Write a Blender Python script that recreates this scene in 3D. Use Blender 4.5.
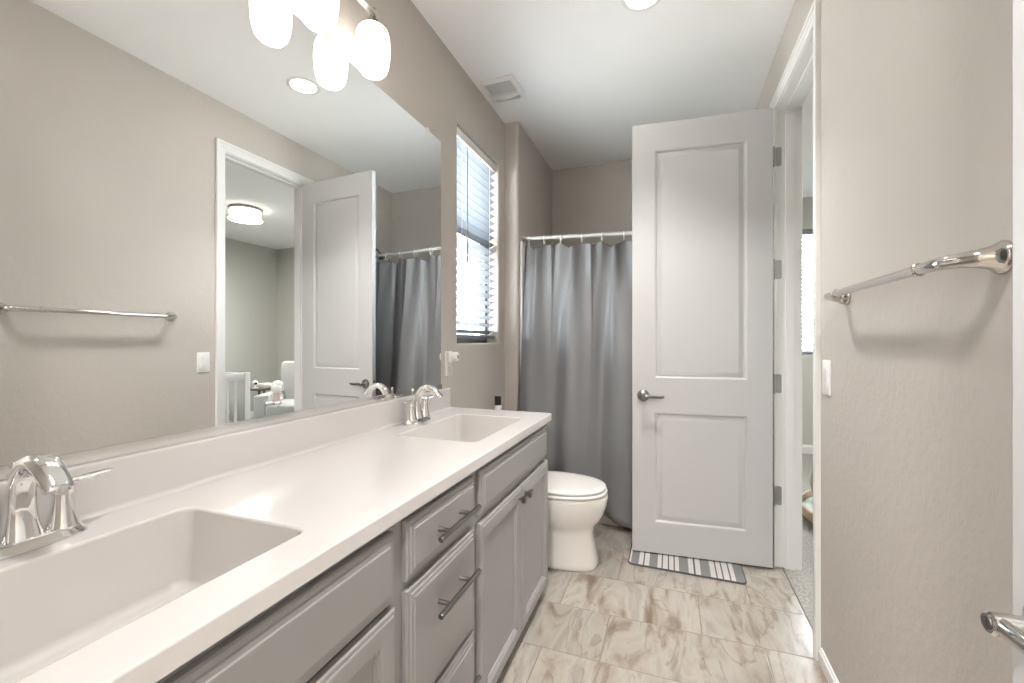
import bpy, bmesh, math, random
from mathutils import Vector, Matrix

random.seed(7)
scn = bpy.context.scene
for o in list(bpy.data.objects):
    bpy.data.objects.remove(o)
C = scn.collection
PI = math.pi

# ------------------------------------------------------------------ camera
CAM = Vector((1.1006, 0.0, 1.2))
cam_d = bpy.data.cameras.new('camera')
cam_d.sensor_width = 36.0
cam_d.lens = 429.35 / 1024 * 36.0
cam_d.clip_start = 0.02
cam_d.shift_y = -0.0002
cam = bpy.data.objects.new('camera', cam_d)
cam.location = CAM
cam.rotation_euler = (PI / 2, 0, 0.3533)
C.objects.link(cam)
scn.camera = cam

# ------------------------------------------------------------------ world, exposure
world = bpy.data.worlds.new('sky')
scn.world = world
world.use_nodes = True
wn_ = world.node_tree
bg = wn_.nodes['Background']
bg.inputs['Strength'].default_value = 8.0
w_tc = wn_.nodes.new('ShaderNodeTexCoord')
w_sp = wn_.nodes.new('ShaderNodeSeparateXYZ')
w_cr = wn_.nodes.new('ShaderNodeValToRGB')          # hazy bright sky above a duller ground
w_mr = wn_.nodes.new('ShaderNodeMapRange')
w_mr.inputs['From Min'].default_value = -1.0
wn_.links.new(w_tc.outputs['Generated'], w_sp.inputs[0])
wn_.links.new(w_sp.outputs['Z'], w_mr.inputs['Value'])
wn_.links.new(w_mr.outputs[0], w_cr.inputs[0])
wn_.links.new(w_cr.outputs[0], bg.inputs['Color'])
w_cr.color_ramp.elements[0].position = 0.44
w_cr.color_ramp.elements[0].color = (0.62, 0.62, 0.605, 1)
w_cr.color_ramp.elements[1].position = 0.52
w_cr.color_ramp.elements[1].color = (0.90, 0.95, 1.0, 1)
scn.view_settings.view_transform = 'Standard'
scn.view_settings.look = 'None'
scn.view_settings.exposure = 1.88
scn.view_settings.gamma = 1.0
scn.view_settings.use_curve_mapping = False

SHADE_E = 1.5      # opal shades of the vanity light
CAN_W = 49.0        # recessed can lamp
BED_W = 17.0        # bedroom ceiling lamp
HALL_FILL_W = 27.0       # added hallway lamp, unseen, fill from behind the camera


# ------------------------------------------------------------------ materials
def new_mat(name):
    m = bpy.data.materials.new(name)
    m.use_nodes = True
    nt = m.node_tree
    return m, nt, nt.nodes['Principled BSDF']


def mat(name, col, rough=0.5, metal=0.0, bump=None, var=None, coat=0.0, spec=None, sheen=0.0):
    """bump = (scale, strength, distance); var = (scale, amount) slight colour mottling"""
    m, nt, b = new_mat(name)
    b.inputs['Base Color'].default_value = (*col, 1)
    b.inputs['Roughness'].default_value = rough
    b.inputs['Metallic'].default_value = metal
    if coat:
        b.inputs['Coat Weight'].default_value = coat
        b.inputs['Coat Roughness'].default_value = 0.03
    if spec is not None:
        b.inputs['Specular IOR Level'].default_value = spec
    if sheen:
        b.inputs['Sheen Weight'].default_value = sheen
    tc = None
    if bump or var:
        tc = nt.nodes.new('ShaderNodeTexCoord')
    if bump:
        n = nt.nodes.new('ShaderNodeTexNoise')
        n.inputs['Scale'].default_value = bump[0]
        n.inputs['Detail'].default_value = 4
        bp = nt.nodes.new('ShaderNodeBump')
        bp.inputs['Strength'].default_value = bump[1]
        bp.inputs['Distance'].default_value = bump[2]
        nt.links.new(tc.outputs['Object'], n.inputs['Vector'])
        nt.links.new(n.outputs['Fac'], bp.inputs['Height'])
        nt.links.new(bp.outputs['Normal'], b.inputs['Normal'])
    if var:
        n2 = nt.nodes.new('ShaderNodeTexNoise')
        n2.inputs['Scale'].default_value = var[0]
        n2.inputs['Detail'].default_value = 5
        mr = nt.nodes.new('ShaderNodeMapRange')
        mr.inputs['To Min'].default_value = 1 - var[1]
        mr.inputs['To Max'].default_value = 1 + var[1]
        mx = nt.nodes.new('ShaderNodeMix')
        mx.data_type = 'RGBA'
        mx.blend_type = 'MULTIPLY'
        mx.inputs['Factor'].default_value = 1
        mx.inputs['A'].default_value = (*col, 1)
        nt.links.new(tc.outputs['Object'], n2.inputs['Vector'])
        nt.links.new(n2.outputs['Fac'], mr.inputs['Value'])
        nt.links.new(mr.outputs['Result'], mx.inputs['B'])
        nt.links.new(mx.outputs['Result'], b.inputs['Base Color'])
    return m


def emit_mat(name, col, strength):
    m, nt, b = new_mat(name)
    b.inputs['Base Color'].default_value = (0.9, 0.9, 0.88, 1)
    b.inputs['Roughness'].default_value = 0.25
    b.inputs['Emission Color'].default_value = (*col, 1)
    b.inputs['Emission Strength'].default_value = strength
    return m


def glass_mat(name):
    m = bpy.data.materials.new(name)
    m.use_nodes = True
    nt = m.node_tree
    nt.nodes.clear()
    out = nt.nodes.new('ShaderNodeOutputMaterial')
    mix = nt.nodes.new('ShaderNodeMixShader')
    fr = nt.nodes.new('ShaderNodeFresnel')
    fr.inputs['IOR'].default_value = 1.45
    tr = nt.nodes.new('ShaderNodeBsdfTransparent')
    tr.inputs['Color'].default_value = (0.96, 0.98, 0.98, 1)
    gl = nt.nodes.new('ShaderNodeBsdfGlossy')
    gl.inputs['Roughness'].default_value = 0.0
    geo = nt.nodes.new('ShaderNodeNewGeometry')
    fac = nt.nodes.new('ShaderNodeMath')
    fac.operation = 'MULTIPLY_ADD'
    fac.use_clamp = True
    nt.links.new(geo.outputs['Backfacing'], fac.inputs[0])
    fac.inputs[1].default_value = -1.0
    nt.links.new(fr.outputs[0], fac.inputs[2])
    nt.links.new(fac.outputs[0], mix.inputs[0])
    nt.links.new(tr.outputs[0], mix.inputs[1])
    nt.links.new(gl.outputs[0], mix.inputs[2])
    nt.links.new(mix.outputs[0], out.inputs['Surface'])
    return m


def tile_mat():
    m, nt, b = new_mat('floor_tile')
    N, L = nt.nodes, nt.links

    def math_(op, a, bb=None, c=None):
        n = N.new('ShaderNodeMath')
        n.operation = op
        for i, v in enumerate((a, bb, c)):
            if v is None:
                continue
            if isinstance(v, (int, float)):
                n.inputs[i].default_value = v
            else:
                L.new(v, n.inputs[i])
        return n.outputs[0]
    tc = N.new('ShaderNodeTexCoord')
    sp = N.new('ShaderNodeSeparateXYZ')
    L.new(tc.outputs['Object'], sp.inputs[0])
    X, Y = sp.outputs['X'], sp.outputs['Y']
    v = math_('DIVIDE', math_('SUBTRACT', Y, 1.915), 0.2935)
    row = math_('FLOOR', v)
    fv = math_('SUBTRACT', v, row)
    par = math_('FLOORED_MODULO', row, 2.0)          # row 0 lies between y 1.915 and 2.21
    off = math_('ADD', math_('MULTIPLY', par, 0.225), 0.627)
    u = math_('DIVIDE', math_('SUBTRACT', X, off), 0.595)
    colm = math_('FLOOR', u)
    fu = math_('SUBTRACT', u, colm)
    du = math_('MULTIPLY', math_('MINIMUM', fu, math_('SUBTRACT', 1.0, fu)), 0.595)
    dv = math_('MULTIPLY', math_('MINIMUM', fv, math_('SUBTRACT', 1.0, fv)), 0.2935)
    d = math_('MINIMUM', du, dv)
    grout = math_('LESS_THAN', d, 0.0022)
    cmb = N.new('ShaderNodeCombineXYZ')
    L.new(row, cmb.inputs[0])
    L.new(colm, cmb.inputs[1])
    wn = N.new('ShaderNodeTexWhiteNoise')
    wn.noise_dimensions = '3D'
    L.new(cmb.outputs[0], wn.inputs['Vector'])
    # each tile samples its own patch of the stone
    sc = N.new('ShaderNodeVectorMath')
    sc.operation = 'MULTIPLY_ADD'
    L.new(wn.outputs['Color'], sc.inputs[0])
    sc.inputs[1].default_value = (17.0, 23.0, 9.0)
    L.new(tc.outputs['Object'], sc.inputs[2])
    mp = N.new('ShaderNodeMapping')
    mp.inputs['Rotation'].default_value = (0, 0, math.radians(-14))
    mp.inputs['Scale'].default_value = (3.4, 0.95, 1)
    L.new(sc.outputs[0], mp.inputs['Vector'])
    n1 = N.new('ShaderNodeTexNoise')
    n1.inputs['Scale'].default_value = 2.7
    n1.inputs['Detail'].default_value = 7
    n1.inputs['Roughness'].default_value = 0.58
    n1.inputs['Distortion'].default_value = 0.9
    L.new(mp.outputs[0], n1.inputs['Vector'])
    cr = N.new('ShaderNodeValToRGB')
    e = cr.color_ramp.elements
    e[0].position, e[0].color = 0.30, (0.25, 0.19, 0.145, 1)
    e[1].position, e[1].color = 0.72, (0.52, 0.48, 0.42, 1)
    for p, c in ((0.38, (0.38, 0.315, 0.255, 1)), (0.455, (0.54, 0.475, 0.405, 1)), (0.55, (0.61, 0.565, 0.50, 1)), (0.64, (0.47, 0.425, 0.375, 1))):
        k = e.new(p)
        k.color = c
    L.new(n1.outputs['Fac'], cr.inputs[0])
    # thin rusty veins where a second, warped noise crosses its mid value
    n2 = N.new('ShaderNodeTexNoise')
    n2.inputs['Scale'].default_value = 1.35
    n2.inputs['Detail'].default_value = 6
    n2.inputs['Distortion'].default_value = 1.4
    L.new(mp.outputs[0], n2.inputs['Vector'])
    vein = math_('SUBTRACT', 1.0, math_('MINIMUM', math_('DIVIDE', math_('ABSOLUTE', math_('SUBTRACT', n2.outputs['Fac'], 0.5)), 0.018), 1.0))
    n3 = N.new('ShaderNodeTexNoise')
    n3.inputs['Scale'].default_value = 7.0
    n3.inputs['Detail'].default_value = 2
    L.new(sc.outputs[0], n3.inputs['Vector'])
    veinf = math_('MULTIPLY', vein, math_('MULTIPLY', math_('GREATER_THAN', n3.outputs['Fac'], 0.46), 0.55))
    mx = N.new('ShaderNodeMix')
    mx.data_type = 'RGBA'
    L.new(veinf, mx.inputs['Factor'])
    L.new(cr.outputs[0], mx.inputs['A'])
    mx.inputs['B'].default_value = (0.27, 0.19, 0.13, 1)
    # tile to tile shade
    br = N.new('ShaderNodeMix')
    br.data_type = 'RGBA'
    br.blend_type = 'MULTIPLY'
    br.inputs['Factor'].default_value = 1
    mr = N.new('ShaderNodeMapRange')
    mr.inputs['To Min'].default_value = 0.54
    mr.inputs['To Max'].default_value = 0.70
    L.new(wn.outputs['Value'], mr.inputs['Value'])
    L.new(mx.outputs['Result'], br.inputs['A'])
    L.new(mr.outputs[0], br.inputs['B'])
    gm = N.new('ShaderNodeMix')
    gm.data_type = 'RGBA'
    L.new(grout, gm.inputs['Factor'])
    L.new(br.outputs['Result'], gm.inputs['A'])
    gm.inputs['B'].default_value = (0.23, 0.19, 0.155, 1)
    L.new(gm.outputs['Result'], b.inputs['Base Color'])
    b.inputs['Roughness'].default_value = 0.34
    bp = N.new('ShaderNodeBump')
    bp.inputs['Strength'].default_value = 0.6
    bp.inputs['Distance'].default_value = 0.002
    L.new(math_('MULTIPLY', math_('MINIMUM', math_('DIVIDE', d, 0.004), 1.0), 1.0), bp.inputs['Height'])
    L.new(bp.outputs['Normal'], b.inputs['Normal'])
    return m


def stripe_mat():
    """woven rug: grey and off-white stripes of uneven width across its length"""
    m, nt, b = new_mat('striped_rug')
    N, L = nt.nodes, nt.links
    tc = N.new('ShaderNodeTexCoord')
    sp = N.new('ShaderNodeSeparateXYZ')
    L.new(tc.outputs['Object'], sp.inputs[0])
    mr = N.new('ShaderNodeMapRange')
    mr.inputs['From Min'].default_value = 0.885
    mr.inputs['From Max'].default_value = 1.455
    L.new(sp.outputs['X'], mr.inputs['Value'])
    cr = N.new('ShaderNodeValToRGB')
    cr.color_ramp.interpolation = 'CONSTANT'
    g, w, k = (0.20, 0.198, 0.198, 1), (0.56, 0.535, 0.51, 1), (0.10, 0.10, 0.10, 1)
    seq = [(0, w), (.025, g), (.095, w), (.135, k), (.147, w), (.19, g), (.262, w), (.30, k), (.312, w), (.352, k), (.364, w), (.405, k), (.417, w),
           (.452, g), (.535, w), (.578, k), (.59, w), (.635, g), (.715, w), (.76, k), (.772, w), (.812, k), (.824, w), (.868, k), (.88, w), (.915, g)]
    e = cr.color_ramp.elements
    e[0].position, e[0].color = seq[0]
    e[1].position, e[1].color = seq[1]
    for p, c in seq[2:]:
        q = e.new(p)
        q.color = c
    L.new(mr.outputs[0], cr.inputs[0])
    L.new(cr.outputs[0], b.inputs['Base Color'])
    b.inputs['Roughness'].default_value = 0.95
    n = N.new('ShaderNodeTexNoise')
    n.inputs['Scale'].default_value = 500
    bp = N.new('ShaderNodeBump')
    bp.inputs['Strength'].default_value = 0.5
    bp.inputs['Distance'].default_value = 0.002
    L.new(tc.outputs['Object'], n.inputs['Vector'])
    L.new(n.outputs['Fac'], bp.inputs['Height'])
    L.new(bp.outputs['Normal'], b.inputs['Normal'])
    return m


def spotted_mat():
    m, nt, b = new_mat('spotted_cotton')
    N, L = nt.nodes, nt.links
    tc = N.new('ShaderNodeTexCoord')
    vo = N.new('ShaderNodeTexVoronoi')
    vo.inputs['Scale'].default_value = 9
    lt = N.new('ShaderNodeMath')
    lt.operation = 'LESS_THAN'
    lt.inputs[1].default_value = 0.34
    mx = N.new('ShaderNodeMix')
    mx.data_type = 'RGBA'
    mx.inputs['A'].default_value = (0.78, 0.77, 0.74, 1)
    mx.inputs['B'].default_value = (0.03, 0.03, 0.03, 1)
    L.new(tc.outputs['Object'], vo.inputs['Vector'])
    L.new(vo.outputs['Distance'], lt.inputs[0])
    L.new(lt.outputs[0], mx.inputs['Factor'])
    L.new(mx.outputs['Result'], b.inputs['Base Color'])
    b.inputs['Roughness'].default_value = 0.9
    return m


M = dict(
    wall=mat('taupe_paint', (0.53, 0.488, 0.445), 0.75, bump=(42, 0.5, 0.005)),
    bedwall=mat('greige_paint', (0.52, 0.515, 0.47), 0.8, bump=(60, 0.25, 0.003)),
    ceil=mat('ceiling_paint', (0.92, 0.92, 0.92), 0.9, bump=(80, 0.15, 0.002)),
    white=mat('white_satin_paint', (0.53, 0.53, 0.53), 0.38),
    trim=mat('white_trim_paint', (0.78, 0.775, 0.76), 0.4),
    tile=tile_mat(),
    carpet=mat('carpet_pile', (0.42, 0.40, 0.365), 1.0, bump=(160, 1.0, 0.012), var=(75, 0.75)),
    cab=mat('grey_cabinet_paint', (0.30, 0.292, 0.285), 0.42),
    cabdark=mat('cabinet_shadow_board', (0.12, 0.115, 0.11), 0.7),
    counter=mat('cultured_marble', (0.68, 0.652, 0.638), 0.17, coat=0.15),
    sink=mat('cultured_marble_bowl', (0.70, 0.672, 0.65), 0.14, coat=0.4),
    chrome=mat('polished_chrome', (0.86, 0.85, 0.84), 0.06, 1.0),
    bar=mat('polished_nickel', (0.62, 0.60, 0.575), 0.07, 1.0),
    nickel=mat('brushed_nickel', (0.60, 0.57, 0.54), 0.28, 1.0),
    pewter=mat('dark_pewter', (0.23, 0.222, 0.215), 0.3, 1.0),
    hinge=mat('satin_hinge_metal', (0.38, 0.38, 0.375), 0.4, 0.9),
    mirror=mat('silvered_glass', (0.93, 0.94, 0.935), 0.0, 1.0),
    chan=mat('mirror_channel', (0.80, 0.79, 0.77), 0.14, 1.0),
    porcelain=mat('porcelain', (0.80, 0.775, 0.735), 0.1, coat=0.6),
    seat=mat('toilet_seat_plastic', (0.80, 0.775, 0.745), 0.2),
    curtain=mat('grey_satin_fabric', (0.21, 0.21, 0.218), 0.40, bump=(420, 0.12, 0.001), sheen=0.15),
    rod=mat('white_rod', (0.72, 0.71, 0.69), 0.25, 0.3),
    ring=mat('clear_plastic_hook', (0.75, 0.75, 0.75), 0.3),
    plastic=mat('white_plastic', (0.80, 0.79, 0.77), 0.35),
    plate=mat('switch_plate_plastic', (0.82, 0.81, 0.79), 0.3),
    lensgrey=mat('smoky_lens', (0.42, 0.37, 0.33), 0.3),
    slat=mat('darkened_blind_slat', (0.235, 0.258, 0.29), 0.45),  # white slats darkened to blue-grey to offset the strong daylight behind them
    wand=mat('grey_wand', (0.30, 0.28, 0.27), 0.4),
    winframe=mat('bronze_window_frame', (0.16, 0.15, 0.145), 0.5),
    glass=glass_mat('window_glass'),
    black=mat('black_plastic', (0.015, 0.015, 0.015), 0.35),
    strip=mat('threshold_metal', (0.22, 0.19, 0.16), 0.6),
    dark=mat('dark_void', (0.05, 0.05, 0.05), 0.9),
    grille=mat('vent_recess_plastic', (0.66, 0.66, 0.66), 0.6),
    shade=emit_mat('opal_glass', (1.0, 0.95, 0.88), SHADE_E),
    lens=emit_mat('lit_can_lens', (1.0, 0.96, 0.90), 14.0),
    drum=emit_mat('lit_drum_glass', (1.0, 0.92, 0.80), 2.2),
    rug=stripe_mat(),
    rugedge=mat('rug_binding', (0.09, 0.09, 0.095), 0.9),
    tub=mat('tub_acrylic', (0.62, 0.54, 0.45), 0.3),
    surround=mat('surround_acrylic', (0.80, 0.79, 0.77), 0.25),
    upholstery=mat('pale_grey_upholstery', (0.46, 0.46, 0.445), 0.95, bump=(300, 0.3, 0.002)),
    crib=mat('white_crib_paint', (0.80, 0.80, 0.79), 0.4),
    spotted=spotted_mat(),
    wood=mat('pale_bent_wood', (0.52, 0.40, 0.29), 0.5, var=(20, 0.15)),
    darkwood=mat('dark_table_wood', (0.12, 0.09, 0.07), 0.5),
    sage=mat('sage_cushion_fabric', (0.33, 0.36, 0.31), 0.95, bump=(200, 0.4, 0.003)),
    mint=mat('pale_mat_fabric', (0.55, 0.60, 0.55), 0.95),
    plush=mat('white_plush', (0.82, 0.80, 0.78), 1.0, bump=(150, 0.8, 0.006)),
    pink=mat('pale_pink_cotton', (0.74, 0.58, 0.55), 0.95),
)


# ------------------------------------------------------------------ object helpers
def tag(o, label=None, cat=None, group=None, kind=None):
    if label:
        o['label'] = label
    if cat:
        o['category'] = cat
    if group:
        o['group'] = group
    if kind:
        o['kind'] = kind
    return o


def thing(name, loc, label, cat, group=None, kind=None):
    o = bpy.data.objects.new(name, None)
    o.empty_display_size = 0.05
    o.location = loc
    C.objects.link(o)
    return tag(o, label, cat, group, kind)


def link_mesh(name, bm, m, parent=None, smooth=False, bevel=None, angle=35, wn=False):
    bmesh.ops.recalc_face_normals(bm, faces=bm.faces)
    me = bpy.data.meshes.new(name)
    bm.to_mesh(me)
    bm.free()
    o = bpy.data.objects.new(name, me)
    C.objects.link(o)
    for mm in (m if isinstance(m, (list, tuple)) else [m]):
        me.materials.append(mm)
    if smooth:
        me.set_sharp_from_angle(angle=math.radians(angle))
        me.polygons.foreach_set('use_smooth', [True] * len(me.polygons))
    if bevel:
        md = o.modifiers.new('bevel', 'BEVEL')
        md.width = bevel
        md.segments = 3
        md.limit_method = 'ANGLE'
        md.angle_limit = math.radians(40)
        if not smooth:
            me.set_sharp_from_angle(angle=math.radians(35))
            me.polygons.foreach_set('use_smooth', [True] * len(me.polygons))
    if wn or bevel:
        md = o.modifiers.new('weighted_normal', 'WEIGHTED_NORMAL')
        md.keep_sharp = True
        md.weight = 90
    if parent is not None:
        o.parent = parent
        if parent.type == 'EMPTY':
            o.matrix_parent_inverse = Matrix.Translation(parent.location).inverted()
    return o


def copy_tree(o, parent=None, offset=None):
    c = o.copy()
    C.objects.link(c)
    if parent is not None:
        c.parent = parent
        c.matrix_parent_inverse = o.matrix_parent_inverse.copy()
    if offset is not None:
        c.location = o.location + Vector(offset)
    for ch in list(o.children):
        copy_tree(ch, c)
    return c


def box(bm, x0, x1, y0, y1, z0, z1):
    v = [bm.verts.new(p) for p in ((x0, y0, z0), (x1, y0, z0), (x1, y1, z0), (x0, y1, z0), (x0, y0, z1), (x1, y0, z1), (x1, y1, z1), (x0, y1, z1))]
    for f in ((0, 3, 2, 1), (4, 5, 6, 7), (0, 1, 5, 4), (1, 2, 6, 5), (2, 3, 7, 6), (3, 0, 4, 7)):
        bm.faces.new([v[i] for i in f])
    return v


def boxes(*bs):
    bm = bmesh.new()
    for b in bs:
        box(bm, *b)
    return bm


def loops(bm, rings, cap0=True, cap1=True, close=True):
    """skin a list of rings (lists of points, equal length)"""
    vs = [[bm.verts.new(p) for p in r] for r in rings]
    n = len(vs[0])
    for a, b in zip(vs, vs[1:]):
        for i in range(n if close else n - 1):
            j = (i + 1) % n
            bm.faces.new((a[i], a[j], b[j], b[i]))
    if cap0:
        bm.faces.new(list(reversed(vs[0])))
    if cap1:
        bm.faces.new(vs[-1])
    return vs


def lathe(bm, prof, origin, axis=(0, 0, 1), seg=28, cap0=True, cap1=True):
    """prof = [(radius, height along axis)]"""
    ax = Vector(axis).normalized()
    ref = Vector((1, 0, 0)) if abs(ax.x) < 0.9 else Vector((0, 1, 0))
    u = ax.cross(ref).normalized()
    w = ax.cross(u)
    o = Vector(origin)
    rings = [[o + ax * h + (u * math.cos(2 * PI * i / seg) + w * math.sin(2 * PI * i / seg)) * max(r, 1e-5) for i in range(seg)] for r, h in prof]
    loops(bm, rings, cap0, cap1)


def smooth_path(pts, n):
    """Catmull-Rom through points of any dimension"""
    P = [Vector(p) for p in pts]
    P = [P[0] * 2 - P[1]] + P + [P[-1] * 2 - P[-2]]
    out = []
    k = len(P) - 3
    for s in range(n + 1):
        t = s / n * k
        i = min(int(t), k - 1)
        t -= i
        a, b, c, d = P[i], P[i + 1], P[i + 2], P[i + 3]
        out.append(0.5 * ((2 * b) + (c - a) * t + (2 * a - 5 * b + 4 * c - d) * t * t + (3 * b - a - 3 * c + d) * t ** 3))
    return out


def sweep(bm, path, rad, ref=None, seg=16, cap=True, power=1.0):
    """tube along path; rad = list of r or (r_in_plane, r_along_ref)"""
    P = [Vector(p) for p in path]
    n = len(P)
    rings = []
    prev = None
    for i in range(n):
        t = (P[min(i + 1, n - 1)] - P[max(i - 1, 0)]).normalized()
        if ref is not None:
            bvec = Vector(ref).normalized()
            nv = t.cross(bvec).normalized()
        else:
            if prev is None:
                h = Vector((0, 0, 1)) if abs(t.z) < 0.9 else Vector((1, 0, 0))
                nv = t.cross(h).normalized()
            else:
                nv = (prev - t * prev.dot(t)).normalized()
            prev = nv
            bvec = t.cross(nv).normalized()
        r = rad[i] if isinstance(rad, (list, tuple)) else rad
        ra, rb = r if isinstance(r, (tuple, list, Vector)) else (r, r)
        ring = []
        for k in range(seg):
            a = 2 * PI * k / seg
            ca, sa = math.cos(a), math.sin(a)
            if power != 1.0:
                ca = math.copysign(abs(ca) ** power, ca)
                sa = math.copysign(abs(sa) ** power, sa)
            ring.append(P[i] + nv * ra * ca + bvec * rb * sa)
        rings.append(ring)
    loops(bm, rings, cap, cap)


def rrect(x0, x1, y0, y1, r, z, n=5):
    out = []
    for cx, cy, a0 in ((x1 - r, y1 - r, 0), (x0 + r, y1 - r, PI / 2), (x0 + r, y0 + r, PI), (x1 - r, y0 + r, 3 * PI / 2)):
        for i in range(n + 1):
            a = a0 + PI / 2 * i / n
            out.append(Vector((cx + r * math.cos(a), cy + r * math.sin(a), z)))
    return out


def rbox(bm, x0, x1, y0, y1, z0, z1, r, e=0.006, n=5):
    """box with rounded plan corners and softened top and bottom edges"""
    rings = []
    for k in range(4):
        a = PI / 2 * k / 3
        ins = e * (1 - math.sin(a))
        rings.append(rrect(x0 + ins, x1 - ins, y0 + ins, y1 - ins, max(r - ins, 0.001), z0 + e * (1 - math.cos(a)), n))
    for k in range(4):
        a = PI / 2 * k / 3
        ins = e * (1 - math.cos(a))
        rings.append(rrect(x0 + ins, x1 - ins, y0 + ins, y1 - ins, max(r - ins, 0.001), z1 - e * (1 - math.sin(a)), n))
    loops(bm, rings)


def wall_panel(axis, p0, p1, u0, u1, v0, v1, holes=()):
    """solid wall between planes p0 and p1 of the axis ('x' or 'y'), with rectangular holes (u0,u1,v0,v1)"""
    bm = bmesh.new()
    us = sorted({u0, u1, *[h[0] for h in holes], *[h[1] for h in holes]})
    vs = sorted({v0, v1, *[h[2] for h in holes], *[h[3] for h in holes]})
    us = [u for u in us if u0 <= u <= u1]
    vs = [v for v in vs if v0 <= v <= v1]

    def pt(p, u, v):
        return (p, u, v) if axis == 'x' else (u, p, v)
    solid = {}
    for i in range(len(us) - 1):
        for j in range(len(vs) - 1):
            cu, cv = (us[i] + us[i + 1]) / 2, (vs[j] + vs[j + 1]) / 2
            solid[i, j] = not any(h[0] < cu < h[1] and h[2] < cv < h[3] for h in holes)
    cache = {}

    def V(p, i, j):
        k = (p, i, j)
        if k not in cache:
            cache[k] = bm.verts.new(pt(p, us[i], vs[j]))
        return cache[k]
    for (i, j), s in solid.items():
        if not s:
            continue
        for p in (p0, p1):
            bm.faces.new((V(p, i, j), V(p, i + 1, j), V(p, i + 1, j + 1), V(p, i, j + 1)))
        for (di, dj), (a, b) in (((-1, 0), ((i, j), (i, j + 1))), ((1, 0), ((i + 1, j), (i + 1, j + 1))), ((0, -1), ((i, j), (i + 1, j))), ((0, 1), ((i, j + 1), (i + 1, j + 1)))):
            if not solid.get((i + di, j + dj), False):
                bm.faces.new((V(p0, *a), V(p0, *b), V(p1, *b), V(p1, *a)))
    return bm


def struct(name, bm, m, label, cat, parent=None, **kw):
    o = link_mesh(name, bm, m, parent, **kw)
    return tag(o, label, cat, None, 'structure')


def ring_front(bm, org, U, W, Nn, w, h, prof):
    """panelled face on the plane org + u*U + v*W; prof = [(inset, height along Nn)], last ring filled"""
    U, W, Nn, org = Vector(U), Vector(W), Vector(Nn), Vector(org)
    rings = []
    for ins, d in prof:
        rings.append([org + U * a + W * b + Nn * d for a, b in ((ins, ins), (w - ins, ins), (w - ins, h - ins), (ins, h - ins))])
    return loops(bm, rings, True, True)


# ------------------------------------------------------------------ room shell
HC = 2.742                       # ceiling height
XR = 1.63                        # right wall face
WT = 0.115                       # thickness of the right wall
YA = 2.835                       # front of the tub alcove
YB = 3.765                       # back wall of the alcove
WIN = (2.118, 2.722, 1.19, 2.412)
DOOR = (1.958, 2.668, -0.001, 2.445)
JOPEN = (1.978, 2.632, 2.428)    # clear opening between jamb liners

bm = boxes((-0.15, 1.66, -1.75, YB + 0.12, -0.06, 0.0))
struct('floor', bm, M['tile'], 'beige veined stone-look tile floor of the bathroom', 'floor')
bm = boxes((-0.15, 1.75, -1.75, YB + 0.12, HC, HC + 0.06))
struct('ceiling', bm, M['ceil'], 'flat white bathroom ceiling', 'ceiling')

bm = wall_panel('x', -0.14, 0.0, -1.75, YB + 0.12, 0, HC, [WIN])
for e in bm.edges[:]:
    a, b = e.verts
    if all(abs(v.co.x) < 1e-6 and WIN[0] - 1e-4 < v.co.y < WIN[1] + 1e-4 and WIN[2] - 1e-4 < v.co.z < WIN[3] + 1e-4 for v in (a, b)) and (abs(a.co.y - b.co.y) < 1e-6 or abs(a.co.z - b.co.z) < 1e-6):
        e.select = True
sel = [e for e in bm.edges if e.select]
bmesh.ops.bevel(bm, geom=sel, offset=0.014, segments=4, profile=0.5, affect='EDGES', clamp_overlap=True)
struct('wall_left', bm, M['wall'], 'taupe left wall holding the mirror and the window', 'wall')

# furred-out side wall of the alcove with a bullnose corner
pts = [(0.0, YA)]
for i in range(9):
    a = -PI / 2 + PI / 2 * i / 8
    pts.append((0.1 - 0.022 + 0.022 * math.cos(a), YA + 0.022 + 0.022 * math.sin(a)))
pts += [(0.1, YB), (0.0, YB)]
bm = bmesh.new()
loops(bm, [[(x, y, 0) for x, y in pts], [(x, y, HC) for x, y in pts]])
struct('wall_alcove', bm, M['wall'], 'taupe thickened wall with rounded corner left of the shower curtain', 'wall', smooth=True)
struct('wall_back', wall_panel('y', YB, YB + 0.12, 0.0, XR, 0, HC), M['wall'], 'taupe back wall above the shower curtain', 'wall')
struct('wall_right', wall_panel('x', XR, XR + WT, -0.07, YB + 0.12, 0, HC, [DOOR]), M['wall'], 'taupe right wall with the towel bar and the bedroom doorway', 'wall')
struct('wall_front', wall_panel('y', -0.19, -0.075, 0.0, XR + WT, 0, HC, [(0.80, 1.555, -0.001, 2.445)]), M['wall'], 'taupe wall with the doorway the camera looks in through', 'wall')
bm = boxes((0.0, 1.75, -1.75, -1.65, 0, HC), (1.75, 1.85, -1.75, -0.19, 0, HC))
struct('wall_hallway', bm, M['wall'], 'taupe hallway walls behind the camera', 'wall')


def base_profile_y(bm, x, sx, y0, y1, h=0.095, t=0.014):
    """baseboard along y on the plane x, growing towards sx"""
    prof = [(0, 0), (t, 0), (t, h * 0.78), (t * 0.55, h * 0.86), (t * 0.5, h * 0.97), (0, h)]
    loops(bm, [[(x + sx * a, y0, z) for a, z in prof], [(x + sx * a, y1, z) for a, z in prof]])


def base_profile_x(bm, y, sy, x0, x1, h=0.095, t=0.014):
    prof = [(0, 0), (t, 0), (t, h * 0.78), (t * 0.55, h * 0.86), (t * 0.5, h * 0.97), (0, h)]
    loops(bm, [[(x0, y + sy * a, z) for a, z in prof], [(x1, y + sy * a, z) for a, z in prof]])


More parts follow.
